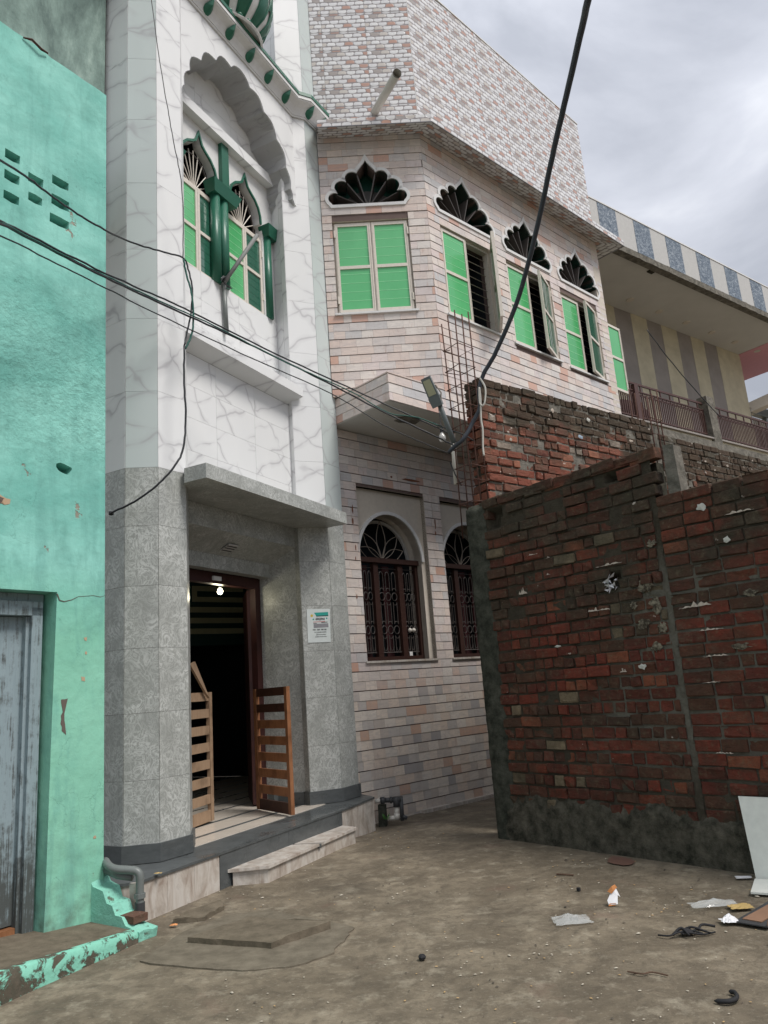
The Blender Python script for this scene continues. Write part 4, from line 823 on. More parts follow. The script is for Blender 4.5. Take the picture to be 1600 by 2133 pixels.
# ---- fan vents
def fanvent(F, c, zb, W):
    i_ = fan_shape(c, zb, W); 
    fso = shape_band(F, i_, .042, -.012, .016, closed=True).build('fan_surround', 'white_paint', pk)
    sk = MB()
    for a_, b_ in zip(i_, i_[1:]+i_[:1]): sk.add([F.p(*a_, .0), F.p(*b_, .0), F.p(*b_, -.26), F.p(*a_, -.26)], [(0, 1, 2, 3)])
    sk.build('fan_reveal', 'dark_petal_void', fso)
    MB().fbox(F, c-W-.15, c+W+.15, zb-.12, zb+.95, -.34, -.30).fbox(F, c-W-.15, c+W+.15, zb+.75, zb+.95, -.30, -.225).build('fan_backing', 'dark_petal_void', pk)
    # cream radiating blades that meet at the foot
    rb = MB(); O = (c, zb-.03)
    for s_ in (-1, 1):
        for x, z in ((.115, .44), (.25, .33), (.39, .165), (.20, .40)):
            if (x, z) == (.20, .40): continue
            e_ = (c+s_*x*W/.52, zb+z); rb.hexa([F.p(O[0]-.006, O[1], -.22), F.p(O[0]+.006, O[1], -.22), F.p(O[0]+.006, O[1], -.05), F.p(O[0]-.006, O[1], -.05)], [F.p(e_[0]-.008, e_[1], -.22), F.p(e_[0]+.008, e_[1], -.22), F.p(e_[0]+.008, e_[1], -.02), F.p(e_[0]-.008, e_[1], -.02)])
    rb.build('fan_blades', 'iron_grille', fso)
    cone = [(c+.42*W/.6*cos(pi*k/12), zb+.36*sin(pi*k/12)) for k in range(13)]
    MB().add([F.p(c, zb-.02, -.09)]+[F.p(*q, -.24) for q in cone], [(0, k+1, k+2) for k in range(12)]).build('vent_hood', 'vent_mesh', fso)
fanvent(FP0, -.745, 7.485, .52); fanvent(FP2, 1.70, 7.46, .60); fanvent(FP2, 3.08, 7.41, .58); fanvent(FP2, 4.43, 7.395, .58)
# ---- windows of the upper floor
def leaf_(F, u0, u1, z0, z1, d, glass='film', nm='window_leaf', lines=True, ang=0, hinge='l'):
    """two-pane leaf in frame F, optionally swung outwards about its hinge"""
    if ang:
        if hinge == 'r': hp = F.p(u1, 0, d); G = FR(tuple(hp[:2]), math.degrees(F.yaw)+ang, F.k, F.sink); u0, u1 = -(u1-u0), 0
        else: hp = F.p(u0, 0, d); G = FR(tuple(hp[:2]), math.degrees(F.yaw)-ang, F.k, F.sink); u0, u1 = 0, u1-u0
        F = G; d = 0
    zm = (z0+z1)/2; s_ = .042; lf = MB()
    for a_, b_, c_, e_ in ((u0, u0+s_, z0, z1), (u1-s_, u1, z0, z1), (u0+s_, u1-s_, z0, z0+s_), (u0+s_, u1-s_, zm-s_/2, zm+s_/2), (u0+s_, u1-s_, z1-s_, z1)): lf.fbox(F, a_, b_, c_, e_, d-.018, d+.018)
    lf.fbox(F, u0+.012, u0+.018, z0+.01, z1-.01, d+.0181, d+.024); lf.fbox(F, u1-.018, u1-.012, z0+.01, z1-.01, d+.0181, d+.024)
    o = lf.build(nm, 'aluminium_frame', pk)
    for c_, e_ in ((z0+s_, zm-s_/2), (zm+s_/2, z1-s_)):
        MB().fbox(F, u0+s_, u1-s_, c_, e_, d-.006, d+.004).build('pane', glass, o)
        if lines:
            gb = MB(); n = 4
            for k in range(1, n+1): z = c_+(e_-c_)*k/(n+.6); gb.fbox(F, u0+s_+.002, u1-s_-.002, z, z+.0045, d+.0041, d+.0055)
            gb.build('grille_lines', 'film_line', o)
    for z in (z0+.12, z1-.2): MB().bar(F.p(u1 if hinge == 'r' else u0, z, d+.025), F.p(u1 if hinge == 'r' else u0, z+.10, d+.025), .013, 6).build('hinge', 'aluminium_frame', o)
def window(F, u0, u1, z0, z1, mode):
    m = (u0+u1)/2
    # reveal lining and frame
    fm = MB(); t = .03; d0, d1 = -.14, -.06
    for a_, b_, c_, e_ in ((u0, u0+t, z0, z1), (u1-t, u1, z0, z1), (u0+t, u1-t, z0, z0+t), (u0+t, u1-t, z1-t, z1), (m-.02, m+.02, z0+t, z1-t)): fm.fbox(F, a_, b_, c_, e_, d0, d1)
    fm.build('window_frame', 'aluminium_frame', pk)
    rv = MB()
    rv.add([F.p(u1-.001, z0, -.0), F.p(u1-.001, z1, -.0), F.p(u1-.001, z1, -.14), F.p(u1-.001, z0, -.14)], [(0, 1, 2, 3)]); rv.add([F.p(u0+.001, z0, -.0), F.p(u0+.001, z1, -.0), F.p(u0+.001, z1, -.14), F.p(u0+.001, z0, -.14)], [(0, 1, 2, 3)])
    rv.add([F.p(u0, z1-.001, -.0), F.p(u1, z1-.001, -.0), F.p(u1, z1-.001, -.14), F.p(u0, z1-.001, -.14)], [(0, 1, 2, 3)]); rv.build('reveal', 'cream_plaster', pk)
    MB().fbox(F, u0-.03, u1+.03, z0-.026, z0-.001, -.14, .028).build('sill', 'white_paint', pk)
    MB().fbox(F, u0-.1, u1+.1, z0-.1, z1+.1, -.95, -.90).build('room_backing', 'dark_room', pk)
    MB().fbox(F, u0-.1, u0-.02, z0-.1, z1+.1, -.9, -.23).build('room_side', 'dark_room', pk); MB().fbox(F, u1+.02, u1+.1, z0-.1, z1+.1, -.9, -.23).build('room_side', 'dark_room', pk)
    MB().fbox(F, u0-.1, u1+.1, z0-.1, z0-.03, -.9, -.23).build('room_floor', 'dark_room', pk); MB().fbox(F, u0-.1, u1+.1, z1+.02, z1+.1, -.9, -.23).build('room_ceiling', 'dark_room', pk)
    br = MB(); n = 11
    for k in range(1, n): z = z0+(z1-z0)*k/n; br.bar(F.p(u0+t, z, -.125), F.p(u1-t, z, -.125), .006, 5)
    br.build('window_bars', 'pale_iron', pk)
    if mode == 'closed': leaf_(F, u0+.022, m-.004, z0+.02, z1-.02, -.04); leaf_(F, m+.004, u1-.022, z0+.02, z1-.02, -.04, hinge='r')
    elif mode == 'wide': leaf_(F, u0+.022, m-.002, z0+.02, z1-.02, -.04); leaf_(F, m+.004, u1-.012, z0+.02, z1-.02, .0, 'film', ang=41, hinge='r')
    else: leaf_(F, u0+.012, m-.004, z0+.02, z1-.02, -.04); leaf_(F, m+.004, u1-.012, z0+.02, z1-.02, -.04, 'darkglass', lines=False, ang=mode, hinge='r')
window(FP0, -1.225, -.250, 5.965, 7.25, 'closed')
window(FP2, 1.165, 2.205, 5.96, 7.235, 'wide'); window(FP2, 2.52, 3.595, 5.935, 7.205, 20); window(FP2, 3.84, 4.86, 5.905, 7.15, 14)
# leaf standing open beyond the right corner
G = FR(tuple(FP2.p(5.19, 0, -.02)[:2]), 43.4); 
MB().fbox(FEnd, .0, 2.2, 4.56, 8.6, -.2, -.0).build('side_wall', 'cream_plaster', pk)
leaf_(FP2, 5.165, 5.60, 5.86, 7.04, -.05, 'film', lines=False)
# ---- ground floor arched windows in sunk panels
def arch_pts(c, hw, zs, rise, n=18, a0=0., a1=pi): return [(c-hw*cos(a0+(a1-a0)*k/n), zs+rise*sin(a0+(a1-a0)*k/n)) for k in range(n+1)]
def archwin(u0, u1, z0, z1):
    c = (u0+u1)/2-.02; hw = .535; zs = 2.985; ri = .575
    ap = arch_pts(c, hw, zs, ri); hole = [(c-hw, z0)]+ap+[(c+hw, z0)]
    D = -.07
    plate(FP1, rect(u0-.01, u1+.01, z0, z1+.01), [hole], -.19, D).build('sunk_panel', 'cream_plaster', pk)
    rv = MB(); 
    for a_, b_ in (((u0, z0), (u0, z1)), ((u1, z0), (u1, z1)), ((u0, z1), (u1, z1))): rv.add([FP1.p(*a_, -.0), FP1.p(*b_, -.0), FP1.p(*b_, D), FP1.p(*a_, D)], [(0, 1, 2, 3)])
    rv.build('panel_reveal', 'cream_plaster', pk)
    # rust stains of lettering long gone on the panel
    shape_band(FP1, ap, .042, D, D+.022).build('arch_moulding', 'white_paint', pk)
    rr = MB()
    for a_, b_ in zip([hole[0]]+ap+[hole[-1]], (ap+[hole[-1]])): rr.add([FP1.p(*a_, D), FP1.p(*b_, D), FP1.p(*b_, -.30), FP1.p(*a_, -.30)], [(0, 1, 2, 3)])
    rr.build('arch_reveal', 'cream_plaster', pk)
    d = -.15; fm = MB()
    us = [c-hw, c-.325, c+.0-.0, c+.0]
    m1, m2 = c-.20, c+.215
    for a_, b_, p_, q_ in ((c-hw, c-hw+.05, z0, 2.95), (c+hw-.05, c+hw, z0, 2.95), (m1-.04, m1+.04, z0+.05, 2.95), (m2-.04, m2+.04, z0+.05, 2.95), (c-hw+.05, c+hw-.05, z0, z0+.05)): fm.fbox(FP1, a_, b_, p_, q_, d-.06, d)
    wfo = fm.build('window_frame', 'brown_window_paint', pk); MB().fbox(FP1, c-hw-.0, c+hw+.03, 2.95, 3.01, d-.06, d+.03).build('crossbar', 'brown_window_paint', wfo)
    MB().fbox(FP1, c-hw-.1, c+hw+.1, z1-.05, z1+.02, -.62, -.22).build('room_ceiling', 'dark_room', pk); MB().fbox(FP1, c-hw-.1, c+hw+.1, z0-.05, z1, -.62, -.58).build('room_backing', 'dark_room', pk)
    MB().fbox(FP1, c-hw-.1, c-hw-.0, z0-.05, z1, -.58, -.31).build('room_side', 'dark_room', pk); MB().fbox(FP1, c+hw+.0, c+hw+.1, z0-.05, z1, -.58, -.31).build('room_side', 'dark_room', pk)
    for a_, b_, m in ((m1-.12, m1+.02, 'curtain_red'), (m2-.14, m2-.02, 'curtain_red'), (m2+.09, m2+.24, 'curtain_red')): MB().fbox(FP1, a_, b_, z0, 2.95, -.36, -.34).build('inner_shutter', m, pk)
    # ornamental grille: three bays of rods with two rows of rings
    for b0, b1 in ((c-hw+.06, m1-.05), (m1+.05, m2-.05), (m2+.05, c+hw-.06)):
        g = MB(); n = 3; w_ = (b1-b0)/n; dd = d-.03
        g.bar(FP1.p(b0, z0+.10, dd), FP1.p(b1, z0+.10, dd), .006, 5); g.bar(FP1.p(b0, 2.89, dd), FP1.p(b1, 2.89, dd), .006, 5)
        for k in range(n):
            uc = b0+w_*(k+.5)
            for s_ in (-1, 1):
                for za, zb_ in ((z0+.10, 2.06), (2.20, 2.47), (2.61, 2.80)): g.bar(FP1.p(uc+s_*w_*.30, za, dd), FP1.p(uc+s_*w_*.30, zb_, dd), .005, 4)
            for zc in (2.13, 2.54):
                pts = [FP1.p(uc+.5*w_*.85*cos(t), zc+.05*sin(t), dd) for t in [2*pi*q/10 for q in range(11)]]; g.tube(pts, .005, 4)
                for sz in (-1, 1): g.tube([FP1.p(uc+w_*.30*cos(t), zc+sz*(.05+.045+.03*abs(sin(t))-.02), dd) for t in [pi*q/6 for q in range(7)]], .0045, 4)
            g.tube([FP1.p(uc+w_*.30*cos(t), 2.80+.05*sin(t), dd) for t in [pi*q/6 for q in range(7)]], .005, 4)
            g.tube([FP1.p(uc+w_*.26*cos(t), z0+.17-.05*sin(t), dd) for t in [pi*q/6 for q in range(7)]], .0045, 4)
        g.build('ring_grille', 'iron_grille', wfo)
    if u0 < 0:
        for uu in (m2+.10, m2+.165): MB().lathe(FP1.p(uu, 2.12, d-.005), [(.001, -.03), (.024, -.018), (.03, 0), (.024, .018), (.001, .03)], 10).build('round_knob', 'grille_knob', wfo, True)
        MB().fbox(FP1, m2+.075, m2+.125, z0+.052, z0+.10, d-.02, d-.015).build('sticker', 'white_paint', wfo)
    # fan tracery in the arch
    tr = MB(); o_ = (c, 3.01)
    for ang, ln in ((20, .40), (48, .44), (90, .50), (132, .44), (160, .40)):
        t = radians(ang); e_ = (o_[0]+ln*cos(t), o_[1]+ln*sin(t)*1.02); px_, pz_ = -sin(t), cos(t)
        for s_ in (-1, 1): tr.tube([FP1.p(o_[0]+(e_[0]-o_[0])*q/8+px_*s_*.075*sin(pi*q/8), o_[1]+(e_[1]-o_[1])*q/8+pz_*s_*.075*sin(pi*q/8), -.235) for q in range(9)], .0055, 4)
    tr.build('arch_tracery', 'pale_iron', wfo)
    shape_band(FP1, arch_pts(c+.01, hw-.06, 3.01, ri-.09), .035, -.30, -.27).build('inner_arch', 'pale_strip', pk)
    MB().fbox(FP1, u0-.03, u1+.01, z0-.026, z0-.002, -.2, .022).build('sill', 'pale_marble', pk)
archwin(-1.10, .072, 1.755, 3.856); archwin(.378, 1.55, 1.755, 3.84)
random.seed(21)
plain('rust_stain', (.20, .085, .05), .8)
def stain(F, u, z, w_, h_, d): 
    n = 9; return [F.p(u+w_*.5*cos(2*pi*k/n)*random.uniform(.6, 1.1), z+h_*.5*sin(2*pi*k/n)*random.uniform(.6, 1.1), d) for k in range(n)]
for u, z, w_, h_, d in [(-.72, 3.70, .10, .035, -.083), (-.62, 3.69, .09, .03, -.083), (-.33, 3.69, .12, .03, -.083), (-.93, 3.74, .08, .02, -.083), (-.49, 4.05, .05, .03, .0035), (-.15, 4.05, .36, .05, .0035), (.25, 3.5, .03, .16, .0035), (.24, 3.38, .03, .07, .0035), (-1.18, 3.55, .03, .13, .0035), (-1.19, 3.40, .03, .10, .0035), (-1.17, 3.08, .02, .08, .0035), (-1.18, 2.95, .02, .07, .0035), (-1.2, 2.5, .02, .06, .0035)]:
    q = stain(FP1, u, z, w_, h_, d); MB().add(q, [tuple(range(9))]).build('rust_stain', 'rust_stain', pk)
# ---- cornice, parapet
pc = [tuple(FP0.p(-1.33, 0, 0)[:2]), tuple(FP0.p(0, 0, 0)[:2]), tuple(FP2.p(5.16, 0, 0)[:2]), tuple(FEnd.p(1.2, 0, 0)[:2])]
def uvw(v): return ((v-Vector((.839, 8.487, 0))).dot(FP2.M) if (v-Vector((.839, 8.487, 0))).dot(FP2.M) > .02 else (v.x-.839), v.z+v.y*.0)
def sweep_uv(path, prof, name, mat, par):
    n = len(path); rings = []
    for i in range(n):
        t1 = (Vector(path[i])-Vector(path[max(i-1, 0)])); t2 = (Vector(path[min(i+1, n-1)])-Vector(path[i])); t1 = (t1 if t1.length > 0 else t2).normalized(); t2 = (t2 if t2.length > 0 else t1).normalized()
        n1 = Vector((t1.y, -t1.x)); n2 = Vector((t2.y, -t2.x)); m = n1+n2; m /= m.dot(n1)
        rings.append([Vector((path[i][0]+m.x*o*TK, path[i][1]+m.y*o*TK, z*TK-TS)) for o, z in prof])
    mb = MB(); uvs = []; k = len(prof); s_ = 0
    for i in range(n-1):
        ln = (Vector(path[i+1])-Vector(path[i])).length; w_ = 0
        for j in range(k-1):
            h_ = sqrt((prof[j+1][0]-prof[j][0])**2+(prof[j+1][1]-prof[j][1])**2)
            mb.add([rings[i][j], rings[i+1][j], rings[i+1][j+1], rings[i][j+1]], [(0, 1, 2, 3)]); uvs += [(s_, w_), (s_+ln, w_), (s_+ln, w_+h_), (s_, w_+h_)]; w_ += h_
        s_ += ln
    o = mb.build(name, mat, par); ul = o.data.uv_layers.new(name='UVMap')
    for lp in o.data.loops: ul.data[lp.index].uv = uvs[lp.vertex_index]
    return o
sweep_uv(pc, [(.0, 8.49), (.33, 8.385), (.335, 8.39), (.335, 8.49), (.03, 8.66), (-.02, 8.66)], 'cornice', 'woven', pk)
sweep(pc, [(.342, 8.726), (.355, 8.726), (.355, 8.735), (.342, 8.735)], 'drip_edge', 'print_grey', pk)
def parapet(F, u0, u1, z0, zt0, zt1, un, zn):
    us = [u0]; k = math.ceil(u0/un+1e-6)
    while k*un < u1-.01: us.append(k*un); k += 1
    us.append(u1); cache = {}
    for i in range(len(us)-1):
        z = z0; 
        while True:
            za = z; zb = z+zn; top_l = zt0+(zt1-zt0)*(us[i]-u0)/(u1-u0); top_r = zt0+(zt1-zt0)*(us[i+1]-u0)/(u1-u0)
            if za >= min(top_l, top_r)-.02: break
            bl_, br_ = min(zb, top_l), min(zb, top_r); g = .001
            mb = MB().hexa([F.p(us[i]+g, za+g, -.01), F.p(us[i+1]-g, za+g, -.01), F.p(us[i+1]-g, za+g, 0), F.p(us[i]+g, za+g, 0)], [F.p(us[i]+g, bl_-g, -.01), F.p(us[i+1]-g, br_-g, -.01), F.p(us[i+1]-g, br_-g, 0), F.p(us[i]+g, bl_-g, 0)])
            A_ = F.A.copy(); Mv = F.M.copy(); u_ = us[i]
            mb.build('parapet_tile', 'woven', pk, uvfn=lambda v, A_=A_, Mv=Mv, u_=u_, za=za: ((v-A_).dot(Mv)/TK-u_, (v.z+TS)/TK-za))
            z += zn
MB().fbox(FP0, -1.355, -.008, 8.5, 11.6, -.25, -.011).build('parapet_core', 'old_concrete', pk)
parapet(FP0, -1.36, -.0, 8.66, 11.56, 11.5, .6, .3)
pcore = MB(); pcore.hexa([FP2.p(.952, 8.5, -.25), FP2.p(5.15, 8.5, -.25), FP2.p(5.15, 8.5, -.011), FP2.p(.952, 8.5, -.011)], [FP2.p(.952, 11.13, -.25), FP2.p(5.15, 10.83, -.25), FP2.p(5.15, 10.83, -.011), FP2.p(.952, 11.13, -.011)]); pcore.build('parapet_core', 'old_concrete', pk)
parapet(FP2, .945, 5.16, 8.66, 11.14, 10.84, .6, .3)
cp = MB().hexa([FP2.p(.93, 11.14, -.26), FP2.p(5.17, 10.84, -.26), FP2.p(5.17, 10.84, .008), FP2.p(.93, 11.14, .008)], [FP2.p(.93, 11.16, -.26), FP2.p(5.17, 10.86, -.26), FP2.p(5.17, 10.86, .008), FP2.p(.93, 11.16, .008)]); cp.build('coping', 'coping_white', pk)
MB().fbox(FP0, -.004, .004, 8.66, 11.5, -.004, .003).build('corner_bead', 'coping_white', pk)
MB().fbox(FP0, -1.2, 0, 8.55, 8.62, -3, -.26).build('roof_slab', 'old_concrete', pk)
# drain spout
pv = thing('drain_spout', FP0.p(-.57, 8.86, 0), 'cream plastic drain spout poking out of the woven-pattern parapet', 'pipe')
A_ = FP0.p(-.575, 8.88, -.05); B_ = FP0.p(-.315, 8.60, .9)
sp_ = MB(); sp_.tube([A_, B_], .055, 18, cap=False).tube([A_, B_], .047, 18, cap=False); sp_.build('pipe_wall', 'pvc_pipe', pv, True)
ax = (B_-A_).normalized(); rg = MB(); rg.tube([B_-ax*.01, B_+ax*.002], .0565, 18, cap=False); rg.build('pipe_rim', 'dark_pipe', pv, True)
MB().tube([B_-ax*.30, B_-ax*.29], .0465, 16).build('pipe_inside', 'dark_room', pv)
# ------------------------------------------------------------------ brick walls
def brick_mesh(Lx, H, D, seed, mat, rough=1.):
    random.seed(seed); bm = bmesh.new(); bmesh.ops.create_cube(bm, size=1.0)
    for v in bm.verts: v.co = Vector((v.co.x*Lx, v.co.y*D, v.co.z*H))
    bmesh.ops.bevel(bm, geom=list(bm.edges), offset=random.uniform(.004, .008), segments=1, affect='EDGES', profile=.6)
    for v in bm.verts:
        front = v.co.y < 0; a_ = (.0062 if front else .002)*rough
        v.co += Vector((random.uniform(-1, 1)*a_, random.uniform(-1, 1)*a_*.45, random.uniform(-1, 1)*a_*.8))
        if rough > 1.2 and front and random.random() < .25: v.co.y += random.uniform(.004, .014)
    me = bpy.data.meshes.new('brick'); bm.to_mesh(me); bm.free(); me.materials.append(MAT[mat])
    return me
BM = {}
def brick_var(kind, mat, i, rough):
    k = (kind, mat, i, rough)
    if k not in BM: BM[k] = brick_mesh(.226 if kind == 's' else .108, .078, .11, hash_(k), mat, rough)
    return BM[k]
def hash_(k): return sum(ord(c)*(i+3) for i, c in enumerate(str(k)))
def brick_wall(par, specs, mat, vis):
    """specs: (frame, u, z, width, height, dout, yawjitter); the 300 that show largest become parts"""
    sc = []
    for s_ in specs:
        F, u, z, w_, h_, d, yj = s_; c_ = F.p(u+w_/2, z+h_/2); sc.append((-w_*h_*(abs((CAMPOS-c_).normalized().dot(F.N)))/(c_-CAMPOS).length**2*(1 if vis(F, u+w_/2, z+h_/2) else .001), s_))
    sc.sort(key=lambda t: t[0]); rest = MB()
    for n, (q, (F, u, z, w_, h_, d, yj)) in enumerate(sc):
        random.seed(int(u*1000)*7+int(z*1000)*13+5); kind = 's' if w_ > .15 else 'h'; me = brick_var(kind, mat, random.randrange(10), 1. if random.random() < .7 else 1.8)
        R_ = Matrix(((F.M.x, -F.N.x, 0, 0), (F.M.y, -F.N.y, 0, 0), (0, 0, 1, 0), (0, 0, 0, 1)))
        Mx = Matrix.Translation(F.p(u+w_/2, z+h_/2, d-.055)) @ R_ @ Matrix.Rotation(yj, 4, 'Y') @ Matrix.Rotation(random.uniform(-.04, .04), 4, 'Z') @ Matrix.Rotation(random.choice((0, pi)), 4, 'Y') @ Matrix.Diagonal((w_/(.226 if kind == 's' else .108), 1, h_/.078, 1))
        if n < 300: place('brick', me, par, Mx)
        else:
            b = len(rest.v); rest.v += [Mx @ v.co for v in me.vertices]; rest.f += [tuple(b+i for i in p.vertices) for p in me.polygons]
    if rest.v: rest.build('bricks', mat, par, False, kind='stuff')
def rough_grid(F, u0, u1, z0, z1, st, fn, name, mat, par, matfn=None):
    nu = max(2, int((u1-u0)/st)); nz = max(2, int((z1-z0)/st)); vs = []; 
    for j in range(nz+1):
        for i in range(nu+1): u = u0+(u1-u0)*i/nu; z = z0+(z1-z0)*j/nz; du, dz, d = fn(u, z); vs.append(F.p(u+du, z+dz, d))
    fs = [(j*(nu+1)+i, j*(nu+1)+i+1, (j+1)*(nu+1)+i+1, (j+1)*(nu+1)+i) for j in range(nz) for i in range(nu)]
    return MB().add(vs, fs).build(name, mat, par, True)
nz3 = lambda u, z, s, k: noise.noise(Vector((u*s, z*s, k)))
nw = thing('brick_wall', FN.p(1.5, 0, -.1), 'dark mossy brick wall with a cement-rendered left end, nearest on the right of the lane', 'wall')
specs = []; random.seed(31)
def row_fill(F, z, h, ua, ub, hdr, holes, dj=.006, mix=.12, wob=.004, mort=.013):
    u = ua
    while u < ub-.05:
        w_ = random.uniform(.100, .118) if (hdr != (random.random() < mix)) else random.uniform(.205, .245)
        if u+w_ > ub: w_ = ub-u
        if w_ > .045 and not any(u+w_*.5 > a_ and u+w_*.5 < b_ and z+h/2 > c_ and z+h/2 < e_ for a_, b_, c_, e_ in holes):
            d = random.gauss(0, dj); specs.append((F, u, z+random.uniform(-wob, wob), w_-mort, h+random.uniform(-.006, .004), d, random.uniform(-.018, .018)))
        u += w_+random.uniform(0, .003)
zk0 = .091; Nholes = [(.31, .50, 2.90, 3.10), (1.70, 1.90, 3.03, 3.10), (1.53, 1.70, 2.12, 2.26)]
for k in range(2, 31):
    z = zk0+.1*k+.012
    ue = 2.085+random.uniform(-.01, .01) if z < 2.75 else (2.16+.05*random.random() if z < 3.0 else 2.10)
    row_fill(FN, z, .083, .22+random.uniform(0, .03), ue, k % 2 == 0 and k < 24, Nholes, .006 if k < 20 else .010, .15 if k > 20 else .06)
for k in range(2, 26):
    z = zk0+.1*k+.006+.010
    row_fill(FN, z+.002*(k % 3), .084, 2.135+(0 if k % 2 else -.0), 5.2, False, [], .005, .08, mort=.016)
z = zk0+.1*26+.012; row_fill(FN, z, .08, 2.13, 5.2, False, [], .006, .0)
# capping course on the left part, loose and broken
u = .26
while u < 1.95: w_ = random.uniform(.2, .26); specs.append((FN, u, 3.115+random.uniform(-.008, .012), w_-.008, .085, random.uniform(-.0, .02), random.uniform(-.05, .05))); u += w_
specs.append((FN, 1.95, 3.10, .24, .10, .0, -.03))
def visN(F, u, z): return u < 3.1 and z > .33
brick_wall(nw, specs, 'brickN', visN)
def mort(u, z):
    d = -.0145+.006*nz3(u, z, 9, 0)+.003*nz3(u, z, 24, 3)
    for a_, b_, c_, e_ in Nholes:
        if a_-.0 < u < b_ and c_ < z < e_: d = -.12
    return 0, 0, d
a = NT('wall_mortar_mixed', .95, .1); ps = a.pos(); sx = a.sep(ps); mk = a.math('ADD', a.math('MULTIPLY', a.math('SUBTRACT', sx[0], 1.95), 3.), a.math('MULTIPLY', a.math('SUBTRACT', 2.15, sx[2]), .8)); mk = a.math('MULTIPLY', a.ramp(a.math('ADD', mk, a.noise(ps, 5, 4)), [(.35, 0.), (1., 1.)]), a.ramp(sx[2], [(.5, .1), (.9, 1.)]))
mk = a.math('MULTIPLY', mk, a.ramp(a.math('MULTIPLY', sx[2], .2), [(.42, 1.), (.48, .0)]))
cd = a.mix(a.noise(ps, 9, 7, .7), (.026, .024, .018), (.10, .085, .064)); cp_ = a.mix(a.noise(ps, 12, 6, .7), (.085, .08, .065), (.19, .18, .15)); a.col(a.mix(mk, cd, cp_)); a.bump(a.noise(ps, 16, 7, .75), .9, .03); MAT['mortN'] = a.m
rough_grid(FN, .2, 2.13, -.05, 3.19, .03, mort, 'mortar', 'mortN', nw); rough_grid(FN, 2.11, 5.2, -.05, 2.735, .03, mort, 'mortar', 'mortN', nw)
MB().fbox(FN, .02, 2.12, -.05, 3.10, -.23, -.125).build('wall_core', 'dark_mortar', nw); MB().fbox(FN, 2.12, 5.2, -.05, 2.70, -.23, -.04).build('wall_core', 'dark_mortar', nw)
# render at the foot and vertical joint between the two builds
rough_grid(FN, .15, 5.2, -.06, .62, .022, lambda u, z: (0, 0, .016+.010*nz3(u, z, 5, 2)+.006*nz3(u, z, 22, 4)-max(0, z-(.34-.03*min(1, u/2.)+.16*nz3(u, z*.3, 2.3, 7)+.06*nz3(u, z, 9, 9)+.03*nz3(u, z, 26, 1)))*.40), 'foot_render', 'mossy_render', nw)
jt = MB(); n_ = 60
rough_grid(FN, 2.088, 2.130, .3, 2.74, .012, lambda u, z: (.022*nz3(0, z, 3.3, 1)+.012*nz3(u, z, 15, 6), 0, -.008+.014*nz3(u, z, 14, 2)), 'joint_fillet', 'mortN', nw)
# rendered end column
colv = MB()
def colf(u, z):
    e_ = (u-.0)/.30; d = .035*sin(min(1, max(0, (1-e_)*1.6))*pi/2)-.014+.006*nz3(u, z, 7, 5)+.005*nz3(u, z, 25, 6); 
    if e_ < .18: d -= (1-e_/.18)**2*.05
    tp = max(0, z-3.10); d -= tp*tp*6
    return .018*nz3(u, z, 3, 8)*(1 if e_ > .5 else .2), 0, d
rough_grid(FN, -.0, .275, -.05, 3.185, .02, colf, 'end_column', 'mossy_column', nw)
MB().fbox(FN, -.005, .24, -.05, 3.165, -.25, -.03).build('column_core', 'mossy_column', nw)
# lime flakes, scars, stuffed bag
random.seed(9)
def flake(F, par, u, z, w_, h_, d, mat='litter_white', nm='lime_flake', n=11):
    MB().add([F.p(u+w_*.5*cos(2*pi*k/n)*random.uniform(.55, 1.1), z+h_*.5*sin(2*pi*k/n)*random.uniform(.55, 1.15), d+.003*(k % 2)) for k in range(n)]+[F.p(u, z, d+.006)], [(i, (i+1) % n, n) for i in range(n)]).build(nm, mat, par)
plain('lime_white', (.50, .50, .46), .8, .2, 0, .3, 40); plain('lime_cream', (.44, .38, .32), .9, .1, 0, .4, 50)
def lime(par, F, u, z, w_, h_):
    n = 14; lo = [(u-w_/2+w_*k/n, z-h_*.5+random.uniform(0, .006)) for k in range(n+1)]; hi = [(x+random.uniform(-.006, .006), y+h_*random.choice((.15, .3, .6, 1.1))*sin(pi*(k+.5)/(n+1))) for k, (x, y) in enumerate(lo)]
    MB().add([F.p(*q, .011) for q in lo]+[F.p(*q, .008) for q in hi], [(k, k+1, n+2+k, n+1+k) for k in range(n)]).build('lime_streak', 'lime_cream', par)
for u, z, w_, h_ in ((2.505, 2.615, .095, .075), (2.655, 2.33, .07, .06), (1.80, 1.46, .09, .055), (.99, 1.69, .085, .022)): flake(FN, nw, u, z, w_, h_, .013, 'lime_white')
for u, z, w_, h_ in ((.84, 2.555, .15, .022), (1.0, 2.49, .05, .012), (1.62, 2.32, .26, .018), (1.2, 2.36, .08, .018), (.98, 2.34, .05, .014), (2.42, 1.695, .20, .022), (2.42, 1.50, .20, .018), (1.45, 1.96, .24, .03), (.66, 2.23, .11, .06), (2.32, 1.89, .26, .04), (2.78, 2.52, .22, .025), (2.35, 1.31, .14, .015), (2.36, .81, .13, .022), (1.62, 1.44, .07, .03)): lime(nw, FN, u, z, w_, h_)
random.seed(19)
def smear(u, z, w_, h_, seed):
    random.seed(seed); n = 17; flk = [FN.p(u+w_*.5*cos(2*pi*k/n)*random.uniform(.45, 1.15), z+h_*.5*sin(2*pi*k/n)*random.uniform(.45, 1.15), .006) for k in range(n)]
    MB().add(flk+[FN.p(u, z, .010)], [(i, (i+1) % n, n) for i in range(n)]).build('mortar_smear', 'pale_smear', nw)
a = NT('pale_smear', .95, .1); ps = a.pos(); a.col(a.mix(a.ramp(a.noise(ps, 24, 6, .75), [(.42, 0.), (.6, 1.)]), (.06, .05, .038), (.28, .25, .19))); a.bump(a.noise(ps, 30, 6, .75), .9, .02); MAT['pale_smear'] = a.m
